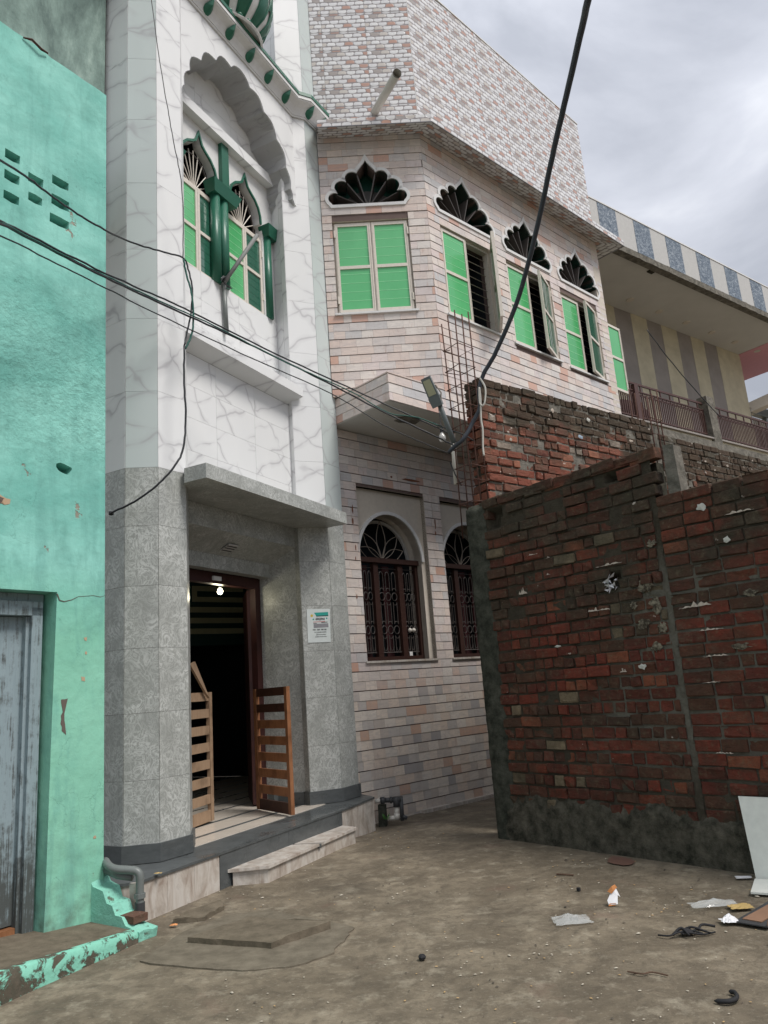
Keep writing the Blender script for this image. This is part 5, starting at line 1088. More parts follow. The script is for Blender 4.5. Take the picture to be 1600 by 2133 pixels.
for k, (u, z, w_, h_) in enumerate(((1.93, 2.10, .16, .13), (2.00, 1.93, .12, .16), (1.86, 1.80, .14, .10), (2.02, 1.74, .10, .12), (1.95, 1.60, .10, .09), (1.80, 1.95, .08, .07), (2.04, 2.42, .10, .07), (2.62, 1.55, .16, .06), (2.75, 1.92, .15, .06))): smear(u, z, w_, h_, 50+k)
bg_ = MB(); random.seed(4)
for k in range(16): a_ = Vector((1.61+random.uniform(-.05, .05), 2.17+random.uniform(-.06, .05))); bg_.add([FN.p(a_[0], a_[1], -.02), FN.p(a_[0]+random.uniform(-.05, .06), a_[1]+random.uniform(-.04, .04), .01), FN.p(a_[0]+random.uniform(-.03, .05), a_[1]+random.uniform(-.05, .05), .03)], [(0, 1, 2)])
t = thing('stuffed_bag', FN.p(1.61, 2.17, 0), 'crumpled clear plastic bag stuffed in a hole of the near brick wall', 'bag'); bg_.build('bag_film', 'litter_white', t)
# concrete stub on the shoulder of the wall
MB().hexa([FN.p(2.235, 2.72, -.16), FN.p(2.345, 2.72, -.16), FN.p(2.345, 2.72, -.04), FN.p(2.235, 2.72, -.04)], [FN.p(2.245, 3.19, -.16), FN.p(2.335, 3.18, -.16), FN.p(2.335, 3.18, -.04), FN.p(2.245, 3.20, -.04)]).build('concrete_stub', 'old_concrete', nw)
# ---- upper wall behind
uw = thing('brick_wall', FU.p(3, 0, -.1), 'long orange-red and black-topped brick wall rising behind the near wall', 'wall')
specs = []; random.seed(77)
for k in range(0, 17):
    z = 4.70-.1*(k+1)+.012
    row_fill(FU, z, .08, 0+random.uniform(-.03, .03), 3.28+random.uniform(-.04, .02), k % 2 == 0, [(.11, .20, 3.33, 3.40)], .010, .25, .006)
    if k > 0: row_fill(FU, z-.04, .08, 3.44+random.uniform(-.03, .03), 8.2, k % 2 == 0, [], .009, .25, .006)
    # toothed end face
    if k < 15:
        FE = FR(tuple(FU.p(0, 0, -.235)[:2]), 38-90); xx = random.uniform(-.02, .05)
        specs.append((FE, .0, z, .108, .08, xx, 0)); specs.append((FE, .12, z, .105, .08, xx*.5, 0))
FE = FR(tuple(FU.p(0, 0, -.235)[:2]), -52)
def visU(F, u, z): 
    if F is FU: return (z > 3.25+.27*min(u, 3.) if u < 2.8 else z > 4.0) and u < 7
    return z > 3.2
brick_wall(uw, specs, 'brickU', visU)
rough_grid(FU, .02, 8.2, 2.2, 4.66, .04, lambda u, z: (0, 0, -.018+.008*nz3(u, z, 9, 0)+.005*nz3(u, z, 28, 3)), 'mortar', 'pale_mortar', uw)
MB().fbox(FU, .02, 8.2, -.05, 4.62, -.22, -.045).build('wall_core', 'dark_mortar', uw); MB().fbox(FU, 3.30, 3.43, 4.3, 4.70, -.3, .1)
for u, z, w_, h_, m in ((1.66, 4.24, .13, .05, 'plaster_blue'), (1.19, 4.50, .06, .06, 'lime_cream'), (1.86, 4.49, .08, .06, 'lime_white'), (.40, 4.02, .05, .05, 'lime_cream'), (2.72, 4.34, .10, .04, 'lime_cream')):
    if m == 'plaster_blue': plain('plaster_blue', (.28, .36, .44), .8)
    flake(FU, uw, u, z, w_, h_, .018, m)
# ---- rebar cages
def cage(label, ctr, yaw, w_, zb, tops, ties, r=.008):
    t = thing('rebar_cage', (ctr[0], ctr[1], zb), label, 'rebar', None); F = FR(ctr, yaw); h = w_/2
    ps_ = [(-h, -h), (h, -h), (h, h), (-h, h), (0, -h), (0, h)]; random.seed(len(label))
    for (a_, b_), zt in zip(ps_, tops): j = random.uniform(-.012, .012); MB().tube([F.p(a_, zb, b_), F.p(a_+j, (zb+zt)/2, b_+j), F.p(a_+j*.5, zt, b_-j)], r, 6).build('rod', 'rusty_rebar', t, True)
    for z in ties:
        q = [(-h, -h), (h, -h), (h, h), (-h, h), (-h, -h)]; dz = [random.uniform(-.012, .012) for _ in q]; dz[-1] = dz[0]; g = h+.010
        MB().tube([F.p(a_/h*g, z+d_, b_/h*g) for (a_, b_), d_ in zip(q, dz)]+[F.p(-h*.6, z+.01, -h*.6)], r*.62, 5).build('tie', 'rusty_rebar', t, True)
    return t
cage('tall rusty rebar cage standing at the left end of the upper brick wall', (.955, 7.70), 38, .215, 2.9, (5.36, 5.44, 5.46, 5.42, 5.50, 5.40), [3.26, 3.50, 3.66, 3.88, 4.10, 4.33, 4.55, 4.78, 5.02])
cg = FU.p(3.36, 0, -.10); cage('small rusty rebar cage rising from the gap in the upper brick wall', (cg.x, cg.y), 38, .26, 4.0, (5.25, 5.1, 5.2, 5.05, 5.22, 5.12), [4.30, 4.52, 4.74], .009)
# ------------------------------------------------------------------ striped building at the back right
sb_ = thing('striped_building', FS.p(2, 0, -1), 'cream and taupe striped building with blue-grey chequered roof fascia and balcony', 'building')
js = [-1.35, -.79, -.235, .322, .884, 1.433, 1.966, 2.524, 3.09, 3.65, 4.222, 4.77, 5.327, 5.87, 6.42, 6.98, 7.5, 8.05]
for i in range(len(js)-1):
    gm = i % 2 == 0
    MB().fbox(FS, js[i]+.002, js[i+1]-.002, 9.30, 10.01+(.012 if not gm else 0), -.02, .0+(.004 if gm else 0)).build('fascia_panel', 'granite' if gm else 'pale_strip', sb_)
MB().fbox(FS, -1.35, 8.05, 9.20, 10.0, -.18, -.021).build('fascia_core', 'old_concrete', sb_); MB().fbox(FS, -1.35, 8.05, 10.025, 10.05, -.2, .012).build('coping', 'coping_white', sb_)
MB().fbox(FS, -1.35, 7.55, 9.28, 9.33, -5, -.181).build('roof_slab', 'soffit_paint', sb_); MB().fbox(FS, 7.551, 9.5, 9.27, 9.33, -5, -.181).build('roof_slab', 'pink_soffit', sb_)
rough_grid(FS, -1.3, 8.0, 9.17, 9.30, .05, lambda u, z: (0, .015*nz3(u, 0, 6, 1), .001+.008*nz3(u, z, 8, 2)), 'broken_drip', 'old_concrete', sb_)
MB().fbox(FS, 1.62, 1.78, 9.255, 9.279, -.32, -.24).build('soffit_chip', 'dark_mortar', sb_)
for k in range(6): MB().lathe(FS.p(2.33+1.09*k, 9.262, -1.23), [(.001, 0), (.08, 0), (.09, .018)], 14).build('ceiling_disc', 'cream_plaster', sb_)
WD = -1.62
ws = [-1.0, -.2, .4, 1.0, 1.63, 2.265, 2.876, 3.478, 4.061, 4.70, 5.30, 5.877, 6.474, 7.60]
for i in range(len(ws)-1): MB().fbox(FS, ws[i]+.001, ws[i+1]-.001, 5.75, 9.279, WD-.2, WD+(.0 if i % 2 else .004)).build('wall_strip', 'cream_strip' if i % 2 == 0 else 'taupe_strip', sb_)
MB().fbox(FS, -1, 7.6, -.1, 5.74, WD-.2, WD).build('lower_wall', 'cream_plaster', sb_); MB().fbox(FS, 7.4, 7.6, -.1, 9.27, -5, WD-.201).build('side_wall', 'cream_strip', sb_)
MB().fbox(FS, -1, 7.6, 5.60, 5.715, WD, -.10).build('balcony_slab', 'old_concrete', sb_)
MB().fbox(FS, -.6, 7.6, 5.69, 5.72, -.16, .03).build('balcony_edge', 'taupe_strip', sb_)
for k in range(48): 
    u = -.6+.165*k; MB().fbox(FS, u+.001, u+.163, 5.16, 5.688, -.10, -.02).build('edge_tile', 'cream_strip', sb_)
MB().fbox(FS, -.6, 7.4, 4.4, 5.16, -.10, -.022).build('balcony_beam', 'cream_plaster', sb_)
MB().hexa([FS.p(2.46, 5.1, -.17), FS.p(2.74, 5.1, -.17), FS.p(2.74, 5.1, .035), FS.p(2.46, 5.1, .035)], [FS.p(2.37, 6.58, -.17), FS.p(2.64, 6.58, -.17), FS.p(2.64, 6.58, .035), FS.p(2.37, 6.58, .035)]).build('pier', 'old_concrete', sb_)
def railing(u0, u1):
    for z, h_ in ((6.43, .035), (6.30, .018), (5.80, .022)): MB().fbox(FS, u0, u1, z, z+h_, -.09, -.06).build('rail', 'rail_brown', sb_)
    MB().fbox(FS, u0, u1, 5.721, 5.745, -.09, -.05).build('rail', 'rail_brown', sb_)
    mb = MB(); n = int((u1-u0)/.062)
    for k in range(n+1): u = u0+(u1-u0)*k/n; mb.fbox(FS, u-.009, u+.009, 5.80, 6.31, -.083, -.067)
    for k in range(0, n, 2):
        u = u0+(u1-u0)*(k+1)/n
        mb.tube([FS.p(u+.035*cos(t), 6.245+.03*sin(t), -.072) for t in [2*pi*q/8 for q in range(9)]], .007, 4); mb.tube([FS.p(u+.05*cos(t), 5.745+.05*sin(t), -.072) for t in [pi*q/6 for q in range(7)]], .007, 4)
    for k in range(0, n, 5): u = u0+(u1-u0)*k/n; mb.fbox(FS, u-.012, u+.012, 6.31, 6.44, -.085, -.065)
    mb.build('balusters', 'rail_brown', sb_, kind='stuff')
railing(-.6, 2.38); railing(2.70, 7.4)
MB().fbox(FS, .09, .20, 5.72, 6.42, -.12, -.03).build('rail_post', 'rail_brown', sb_)
# brown board behind the rail
t = thing('brown_board', FS.p(.3, 5.72, -.35), 'rounded brown board standing behind the balcony railing', 'board')
plate(FS, [(-.25, 5.73), (1.0, 5.73)]+[(1.0-1.25*(1-cos(pi*k/10))/2, 6.05+.22*sin(pi*k/10)) for k in range(11)], [], -.40, -.36).build('board_face', 'rail_brown', t)
# concrete beam and sheet-roofed gate at the far end
MB().hexa([FS.p(7.45, 7.60, -1.85), FS.p(7.72, 7.60, -1.85), FS.p(9.6, 8.55, .6), FS.p(9.33, 8.55, .6)], [FS.p(7.45, 7.86, -1.85), FS.p(7.72, 7.86, -1.85), FS.p(9.6, 8.86, .6), FS.p(9.33, 8.86, .6)]).build('end_beam', 'cream_plaster', sb_)
ft = thing('far_gate', FS.p(8.5, 5.7, -2.0), 'grey barred gate with tarpaulin roof past the striped wall', 'gate')
gm = MB(); 
MB().fbox(FS, 7.62, 7.70, 5.6, 7.75, -1.75, -1.65).build('gate_post', 'grey_pipe', ft); MB().fbox(FS, 8.45, 8.55, 5.6, 7.75, -1.75, -1.65).build('gate_post', 'grey_pipe', ft)
MB().fbox(FS, 7.6, 8.6, 7.68, 7.75, -1.78, -1.62).build('gate_head', 'grey_pipe', ft)
for k in range(7): u = 7.75+.1*k; MB().fbox(FS, u, u+.05, 5.7, 7.6, -1.71, -1.68).build('gate_bar', 'pale_iron', ft)
MB().add([FS.p(7.55, 7.78, -1.6), FS.p(9.8, 7.85, -1.2), FS.p(10.0, 8.25, -2.6), FS.p(8.1, 8.35, -2.6), FS.p(7.8, 8.05, -2.2)], [(0, 1, 2, 3, 4)]).build('tarpaulin', 'tarp', ft)
for k in range(7): z = 5.9+.28*k; MB().fbox(FS, 8.6, 10.4, z, z+.03, -1.72, -1.69).build('gate_bar', 'grey_pipe', ft)
# ------------------------------------------------------------------ street lamp, bulb, conduit
sl_ = thing('street_lamp', Vector((.79, 7.62, 3.9)), 'small grey LED street lamp on a slanting arm beside the rebar cage', 'street lamp')
P0_, P1_ = Vector((.80, 7.62, 3.92)), Vector((.655, 7.46, 4.36))
MB().tube([P0_, P0_.lerp(P1_, .5), P1_], [.03, .027, .025], 10).build('arm', 'lamp_grey', sl_, True)
H0, H1 = Vector((.645, 7.45, 4.30)), Vector((.545, 7.36, 4.56)); ax = (H1-H0).normalized(); sd_ = Vector((.86, -.35, .18)); sd_ = (sd_-ax*sd_.dot(ax)).normalized(); up_ = ax.cross(sd_).normalized()
if up_.y > 0: up_ = -up_
def lb(a0, a1, w0, w1, t0, t1, nm, mat): 
    A_, B_ = H0+ax*a0, H0+ax*a1; MB().hexa([A_-sd_*w0+up_*t0, A_+sd_*w0+up_*t0, A_+sd_*w0+up_*t1, A_-sd_*w0+up_*t1], [B_-sd_*w1+up_*t0, B_+sd_*w1+up_*t0, B_+sd_*w1+up_*t1, B_-sd_*w1+up_*t1]).build(nm, mat, sl_)
lb(-.02, .09, .055, .062, -.05, .03, 'driver_box', 'lamp_grey'); lb(.09, .31, .058, .052, -.03, .022, 'lamp_head', 'lamp_grey'); lb(.11, .28, .042, .038, .0225, .027, 'led_panel', 'led_face')
MB().tube([H0+sd_*.05+ax*.02, H0+sd_*.085+ax*.10-up_*.02, H0+sd_*.06+ax*.2-up_*.03], .008, 5).build('cable_loop', 'pale_iron', sl_)
lb_ = thing('hanging_bulb', Vector((.76, 8.6, 4.5)), 'unlit clear bulb hanging under the tiled overhang', 'light bulb')
c_ = Vector((.765, 8.60, 4.32)); MB().lathe(c_, [(.001, -.06), (.03, -.052), (.045, -.02), (.04, .015), (.02, .05), (.015, .06)], 14).build('glass', 'bulb', lb_, True)
MB().bar(c_+Vector((0, 0, .055)), c_+Vector((0, 0, .12)), .018, 8).build('socket', 'black_cable', lb_); MB().tube([c_+Vector((0, 0, .12)), Vector((.765, 8.62, 4.52)), Vector((.76, 8.63, 4.70))], .005, 5).build('flex', 'black_cable', lb_)
cdt = thing('conduit', Vector((.81, 7.92, 3.5)), 'white conduit pipe hanging left of the tall rebar cage below the street lamp', 'pipe')
cb_, ct_ = Vector((.812, 7.92, 3.54)), Vector((.822, 7.92, 4.12))
MB().tube([ct_, Vector((.818, 7.92, 3.85)), cb_], .028, 10).build('pipe_body', 'pvc_pipe', cdt, True); MB().tube([cb_+Vector((-.05, -.04, .25)), cb_+Vector((-.01, -.06, .1)), cb_+Vector((.05, -.03, -.02)), cb_+Vector((.02, 0, .03))], .008, 5).build('loose_wire', 'black_cable', cdt)
# ------------------------------------------------------------------ cables
def smooth(pts, n=6):
    P = [Vector(p) for p in pts]; P = [P[0]*2-P[1]]+P+[P[-1]*2-P[-2]]; out = []
    for i in range(1, len(P)-2):
        for k in range(n):
            t = k/n; a_, b_, c_, d_ = P[i-1:i+3]; out.append(.5*((2*b_)+(c_-a_)*t+(2*a_-5*b_+4*c_-d_)*t*t+(3*b_-a_-3*c_+d_)*t*t*t))
    out.append(P[-2]); return out
def cable(pts, r, mat, label, name='cable', group=None):
    random.seed(len(label)); q_ = smooth(pts); q_ = [p+Vector((random.uniform(-1, 1), random.uniform(-1, 1), random.uniform(-1, 1)))*(.0015 if r != r or hasattr(r, '__len__') else .003)*(0 < i < len(q_)-1) for i, p in enumerate(q_)]
    o = MB().tube(q_, r, 7).build(name, mat, None, True); tag(o, label, 'cable', group); return o
pm = [[2.0, 3.6, 6.1], [1.80, 4.3, 6.32], [1.801, 4.6, 6.31], [1.833, 4.9, 6.358], [1.834, 5.5, 6.277], [1.783, 6.0, 6.057], [1.7, 6.5, 5.704], [1.537, 7.0, 5.222], [1.308, 7.3, 4.796], [1.165, 7.42, 4.60], [1.098, 7.45, 4.42], [1.092, 7.47, 4.246], [1.005, 7.5, 4.092], [.886, 7.5, 3.915], [.80, 7.58, 3.87], [.74, 7.64, 3.83]]
cable(pm, [.030-.008*min(1, k/60) for k in range(6*(len(pm)-1)+1)], 'thick_cable', 'thickest dark cable sweeping down from the sky to the upper wall end')
wires = [
 ([[-2.08, 3.5, 4.081], [-2.142, 3.9, 4.302], [-2.136, 4.5, 4.528], [-2.005, 5.15, 4.696], [-1.804, 5.85, 4.867], [-1.602, 6.183, 4.882], [-1.057, 6.8, 4.777], [-0.403, 7.4, 4.625], [0.187, 7.6, 4.357], [0.586, 7.664, 4.157], [0.81, 7.7, 4.027]], .008, 'black_cable', 'upper black wire of the bundle crossing from the green house to the lamp'),
 ([[-2.081, 3.5, 4.093], [-2.142, 3.9, 4.296], [-2.092, 4.778, 4.587], [-2.004, 5.15, 4.675], [-1.804, 5.85, 4.83], [-1.424, 6.35, 4.81], [-0.853, 7.0, 4.688], [-0.26, 7.45, 4.525], [0.131, 7.583, 4.301], [0.437, 7.64, 4.243], [0.83, 7.7, 4.069]], .006, 'green_cable', 'greenish middle wire of the bundle ending by the street lamp'),
 ([[-2.079, 3.5, 4.066], [-2.142, 3.9, 4.283], [-2.136, 4.5, 4.506], [-2.004, 5.15, 4.659], [-1.804, 5.85, 4.812], [-1.425, 6.35, 4.791], [-1.059, 6.8, 4.742], [-0.407, 7.4, 4.565], [0.08, 7.567, 4.309], [0.577, 7.664, 4.049], [0.825, 7.7, 3.906]], .009, 'black_cable', 'thicker black wire just under the bundle over the white front'),
 ([[-2.076, 3.5, 3.994], [-2.138, 3.9, 4.205], [-2.118, 4.611, 4.449], [-2.003, 5.178, 4.581], [-1.805, 5.85, 4.698], [-1.252, 6.575, 4.637], [-0.459, 7.36, 4.477], [0.07, 7.567, 4.163], [0.565, 7.664, 3.914], [0.755, 7.694, 3.828]], .0055, 'black_cable', 'thin lowest black wire crossing the front down to the cage'),
 ([[-2.125, 3.633, 4.574], [-2.161, 3.9, 4.722], [-2.163, 4.26, 4.865], [-2.14, 4.556, 4.94], [-2.089, 4.833, 4.997], [-2.009, 5.15, 5.07], [-1.965, 5.593, 5.249], [-1.802, 5.85, 5.313], [-1.66, 6.1, 5.386], [-1.624, 6.157, 5.305], [-1.598, 6.183, 5.123], [-1.609, 6.177, 4.879], [-1.639, 6.15, 4.678], [-1.659, 6.12, 4.525]], .008, 'black_cable', 'wavy black wire over the vent holes that turns down at the pillar'),
 ([[-1.654, 6.11, 5.377], [-1.638, 6.14, 5.247], [-1.60, 6.163, 5.065], [-1.589, 6.187, 4.836], [-1.609, 6.17, 4.64], [-1.653, 6.13, 4.50]], .009, 'green_cable', 'green-black slack wire hanging doubled on the pillar edge'),
 ([[-1.659, 6.12, 4.525], [-1.663, 6.12, 4.16], [-1.655, 6.12, 3.802], [-1.676, 6.08, 3.529], [-1.742, 6.02, 3.367], [-1.872, 5.98, 3.207], [-2.052, 5.98, 3.089], [-2.287, 6.08, 3.032]], .009, 'black_cable', 'black wire curving down the grey pillar to a hook by the green wall'),
 ([[-1.923, 5.95, 8.474], [-1.889, 5.96, 8.134], [-1.829, 5.97, 7.519], [-1.766, 5.98, 7.032], [-1.716, 6.0, 6.646], [-1.688, 6.05, 6.423], [-1.665, 6.12, 6.164], [-1.652, 6.12, 5.781], [-1.658, 6.11, 5.402]], .0045, 'black_cable', 'thin black wire running down the white pillar from above'),
 ([[.60, 7.70, 4.20], [.75, 7.62, 4.08], [.9, 7.6, 4.0], [1.02, 7.62, 3.92]], .006, 'black_cable', 'short black wire tied across the rebar cage')]
for p_, r_, m_, l_ in wires: cable(p_, r_, m_, l_)
cable([[4.62, 11.62, 6.95], [5.0, 11.85, 6.50], [5.5, 12.2, 6.05], [6.0, 12.5, 5.60]], .008, 'black_cable', 'thin wire slanting across the balcony railing')
o = MB().tube(smooth([[1.12, 7.42, 4.55], [1.16, 7.40, 4.42], [1.13, 7.40, 4.25], [1.09, 7.42, 4.27], [1.10, 7.42, 4.45], [1.10, 7.42, 4.3], [1.085, 7.43, 4.1], [1.09, 7.43, 3.98], [1.075, 7.44, 3.8], [1.075, 7.44, 3.70]]), .010, 6).build('string', 'pvc_pipe', None, True); tag(o, 'pale cord knotted and dangling on the upper wall end', 'cord')
o = MB().lathe(Vector((-2.288, 6.10, 3.035)), [(.001, -.02), (.022, -.01), (.022, .015), (.001, .02)], 8).build('wire_hook', 'black_cable'); tag(o, 'black hook holding the wire end on the grey pillar', 'hook')
# ------------------------------------------------------------------ pipes at the plinth corners
t = thing('drain_pipes', Vector((-1.9, 5.42, .1)), 'grey drain pipes bending over the plinth corner behind the teal buttress', 'pipe')
MB().tube(smooth([[-2.10, 5.55, .425], [-2.03, 5.44, .41], [-1.966, 5.41, .393], [-1.86, 5.41, .380], [-1.825, 5.41, .365], [-1.812, 5.41, .335], [-1.812, 5.41, .25], [-1.81, 5.41, .05]], 4), .027, 10).build('bent_pipe', 'grey_pipe', t, True)
MB().tube([[-2.09, 5.53, .37], [-1.98, 5.46, .345], [-1.875, 5.45, .328]], .024, 10).build('short_pipe', 'grey_pipe', t, True)
MB().tube([[-1.812, 5.41, .235], [-1.812, 5.41, .205]], .036, 10).build('coupling', 'grey_pipe', t); MB().tube([[-1.812, 5.41, .18], [-1.811, 5.41, .06]], .033, 10).build('coupling', 'dark_pipe', t)
MB().hexa([(-1.90, 5.50, .0), (-1.855, 5.50, .0), (-1.855, 5.53, .0), (-1.90, 5.53, .0)], [(-1.905, 5.47, .285), (-1.86, 5.47, .285), (-1.86, 5.50, .285), (-1.905, 5.50, .285)]).build('stone_slip', 'pale_marble', t)
t = thing('tap_pipes', Vector((-.15, 9.0, 0)), 'white and dark plumbing pipes with couplings at the foot of the tiled wall', 'pipe')
yv = 8.98
def tp(a_, b_, r, m, nm): MB().tube([(a_[0], yv, a_[1]), (b_[0], yv, b_[1])], r, 10).build(nm, m, t, True)
tp((-.345, .205), (-.285, .208), .026, 'pvc_pipe', 'pipe'); tp((-.285, .208), (-.235, .209), .038, 'dark_pipe', 'coupling'); tp((-.235, .209), (-.17, .206), .028, 'dark_pipe', 'pipe'); tp((-.175, .206), (-.155, .206), .037, 'dark_pipe', 'coupling'); tp((-.155, .206), (-.05, .203), .030, 'dark_pipe', 'pipe')
tp((-.108, .235), (-.108, .13), .037, 'dark_pipe', 'tee'); tp((-.108, .13), (-.115, .02), .027, 'pvc_pipe', 'pipe'); tp((-.112, .06), (-.115, .0), .035, 'pvc_pipe', 'coupling'); tp((-.115, .018), (-.21, .010), .026, 'pvc_pipe', 'pipe')
tp((-.052, .235), (-.052, -.02), .024, 'dark_pipe', 'pipe'); tp((-.052, .03), (.0, -.0), .022, 'dark_pipe', 'pipe')
blk = MB().hexa([(-.325, 8.99, -.10), (-.24, 8.99, -.10), (-.22, 9.10, -.10), (-.31, 9.10, -.10)], [(-.318, 8.99, .16), (-.245, 8.99, .15), (-.225, 9.10, .15), (-.30, 9.10, .16)]).build('concrete_block', 'mossy_column'); tag(blk, 'dark concrete block under the white pipe end by the plinth', 'block')
random.seed(2); pl_ = thing('weed', Vector((-.235, 8.93, 0)), 'little green weed growing beside the plumbing pipes', 'plant')
for k in range(9):
    a_ = random.uniform(0, 6.28); l_ = random.uniform(.03, .06); b_ = Vector((-.235, 8.93, 0)); e_ = b_+Vector((cos(a_)*l_, sin(a_)*l_*.6, random.uniform(.03, .10))); s_ = Vector((-sin(a_), cos(a_), 0))*.014
    MB().add([b_+Vector((0, 0, .01)), b_.lerp(e_, .6)+s_, e_, b_.lerp(e_, .6)-s_], [(0, 1, 2, 3)]).build('leaf', 'leaf_green', pl_)
# ------------------------------------------------------------------ manhole slab, cement patch
MH = [(-1.40, 5.07), (-.85, 4.845), (-.53, 5.135), (-1.08, 5.42)]
def jag(P, n, amp, seed):
    random.seed(seed); out = []
    for i in range(len(P)):
        a_, b_ = Vector(P[i]), Vector(P[(i+1) % len(P)])
        for k in range(n): t_ = k/n; q = a_.lerp(b_, t_); out.append((q.x+random.uniform(-amp, amp), q.y+random.uniform(-amp, amp)))
    return out
mh = jag(MH, 7, .007, 3); o = MB().prism(mh, -.03, .030, [.040+.006*noise.noise(Vector((x*3, y*3, 0)))+(.012 if x > -.8 else 0) for x, y in mh]).build('manhole_slab', 'slab_concrete'); tag(o, 'raised square concrete manhole slab in front of the doorstep', 'manhole cover')
pt = [(-1.62, 4.80), (-1.25, 4.62), (-.95, 4.52), (-.66, 4.53), (-.48, 4.70), (-.42, 4.95), (-.38, 5.14), (-.62, 5.36), (-1.0, 5.66), (-1.28, 5.62), (-1.5, 5.3)]
pj = jag(pt, 4, .014, 6); o = MB().prism(pj, -.03, .010).build('cement_patch', 'patch_cement'); tag(o, 'smooth cement patch around the manhole slab', None, kind='structure')
cl = jag([(-1.62, 5.52), (-1.42, 5.55), (-1.33, 5.80), (-1.40, 5.92), (-1.60, 5.70)], 4, .012, 8); o = MB().prism(cl, -.03, .035, [.02+.02*random.random() for _ in cl]).build('broken_lump', 'slab_concrete'); tag(o, 'broken cement lump at the foot of the pale plinth', 'rubble')
q = [(1.63+.11*cos(2*pi*k/14)*random.uniform(.7, 1.1), 6.30+.17*sin(2*pi*k/14)*random.uniform(.7, 1.1)) for k in range(14)]; o = MB().add([(x, y, gz(x, y)+.010) for x, y in q], [tuple(range(14))]).build('red_stain', 'red_stain'); tag(o, 'dull red dried stain on the concrete near the brick wall', 'stain')
# dark joint of broken edge along the near wall foot
random.seed(12); vs = []; 
# ------------------------------------------------------------------ litter
def crumple(c, sx, sy, sz, seed, n=9):
    random.seed(seed); mb = MB(); vs = []; m = n
    for j in range(m):
        for i in range(m):
            x, y = (i/(m-1)-.5), (j/(m-1)-.5); r = sqrt(x*x+y*y)*2
            z = max(0.004, sz*(max(0, 1-r)**.7)*(0.55+.9*abs(noise.noise(Vector((x*5, y*5, seed)))))+.012*abs(noise.noise(Vector((x*9, y*9, seed+3)))))
            vs.append((c[0]+sx*(x+.12*noise.noise(Vector((x*4, y*4, seed+7)))), c[1]+sy*(y+.12*noise.noise(Vector((x*4, y*4, seed+9)))), .012+z))
    return mb.add(vs, [(j*m+i, j*m+i+1, (j+1)*m+i+1, (j+1)*m+i) for j in range(m-1) for i in range(m-1)])
t = thing('snack_wrapper', Vector((1.272, 5.224, 0)), 'small crumpled white and orange snack wrapper standing on the concrete', 'wrapper')
wx, wy = 1.265, 5.22
MB().add([(wx-.035, wy-.03, .012), (wx+.02, wy-.035, .014), (wx+.032, wy-.01, .06), (wx+.05, wy, .045), (wx+.03, wy+.01, .10), (wx+.005, wy+.0, .09), (wx-.02, wy-.01, .06), (wx-.04, wy-.02, .035)], [(0, 1, 2, 6), (0, 6, 7), (2, 3, 4), (2, 4, 5, 6)]).build('foil', 'litter_white', t)
MB().add([(wx-.03, wy-.01, .085), (wx+.0, wy-.015, .115), (wx+.025, wy, .12), (wx+.04, wy+.01, .10), (wx+.01, wy-.012, .085), (wx-.005, wy-.012, .07), (wx-.03, wy-.03, .02), (wx+.01, wy-.034, .02), (wx+.005, wy-.03, .005), (wx-.04, wy-.032, .005)], [(0, 1, 2, 3, 4, 5), (6, 7, 8, 9)]).build('print_side', 'litter_orange', t)
tag(crumple((.935, 4.94), .22, .17, .045, 3).build('plastic_bag', 'plastic', smooth=False), 'flattened clear plastic bag lying below the snack wrapper', 'bag')
tag(crumple((1.83, 5.04), .28, .12, .04, 11).build('plastic_bag', 'plastic', smooth=False), 'torn clear plastic film near the white boards', 'bag')
tag(crumple((1.955, 4.955), .13, .10, .012, 15).build('yellow_wrapper', 'yellow_bag', smooth=False), 'flat yellowish wrapper beside the torn clear film', 'wrapper')
tag(crumple((1.79, 4.72), .095, .085, .05, 19).build('white_packet', 'litter_white', smooth=False), 'crumpled small white packet beside the cardboard', 'packet')
t = thing('cardboard', Vector((2.0, 4.8, 0)), 'folded brown cardboard strip at the right edge of the lane', 'cardboard')
def sl3(P, z0, z1, tilt=0): return MB().prism(P, z0, z1)
MB().prism([(1.80, 4.69), (1.93, 4.56), (2.55, 5.12), (2.42, 5.25)], .012, .018).build('sheet', 'dark_pipe', t); MB().prism([(1.86, 4.71), (1.93, 4.63), (2.5, 5.12), (2.43, 5.20)], .019, .024).build('sheet', 'cardboard', t)
MB().hexa([(1.93, 4.56, .02), (1.945, 4.575, .02), (2.55, 5.12, .02), (2.56, 5.11, .02)], [(1.93, 4.55, .05), (1.94, 4.56, .05), (2.56, 5.10, .06), (2.57, 5.09, .06)]).build('fold', 'cardboard', t)
tag(MB().tube([(1.83, 4.34, .01), (2.0, 4.47, .016), (2.3, 4.6, .012)], .006, 5).build('twig', 'twig'), 'thin brown stick at the right edge below the cardboard', 'stick')
random.seed(14); rg_ = MB()
t = thing('black_rag', Vector((1.49, 4.55, 0)), 'knotted black rag or cord lying right of the plastic bag', 'rag')
for k in range(5):
    p_ = Vector((1.40+.04*k, 4.56+random.uniform(-.03, .03), .02)); MB().tube(smooth([p_, p_+Vector((random.uniform(.02, .07), random.uniform(-.04, .04), random.uniform(.0, .03))), p_+Vector((random.uniform(.06, .14), random.uniform(-.05, .05), 0))], 4), random.uniform(.003, .009), 5).build('strand', 'black_rag', t, True)
MB().tube(smooth([(1.33, 4.57, .015), (1.38, 4.53, .02), (1.45, 4.54, .03), (1.56, 4.53, .015), (1.64, 4.56, .012)], 4), .005, 5).build('strand', 'black_rag', t, True)
tag(crumple((1.49, 4.57), .08, .05, .045, 23, 6).build('cloth_knot', 'black_rag', t), None, None)
tag(MB().lathe(Vector((.025, 4.494, .008)), [(.018, 0), (.022, .012), (.014, .022), (.001, .02)], 7).build('black_lump', 'black_rag'), 'tiny black lump in the middle of the lane', 'debris')
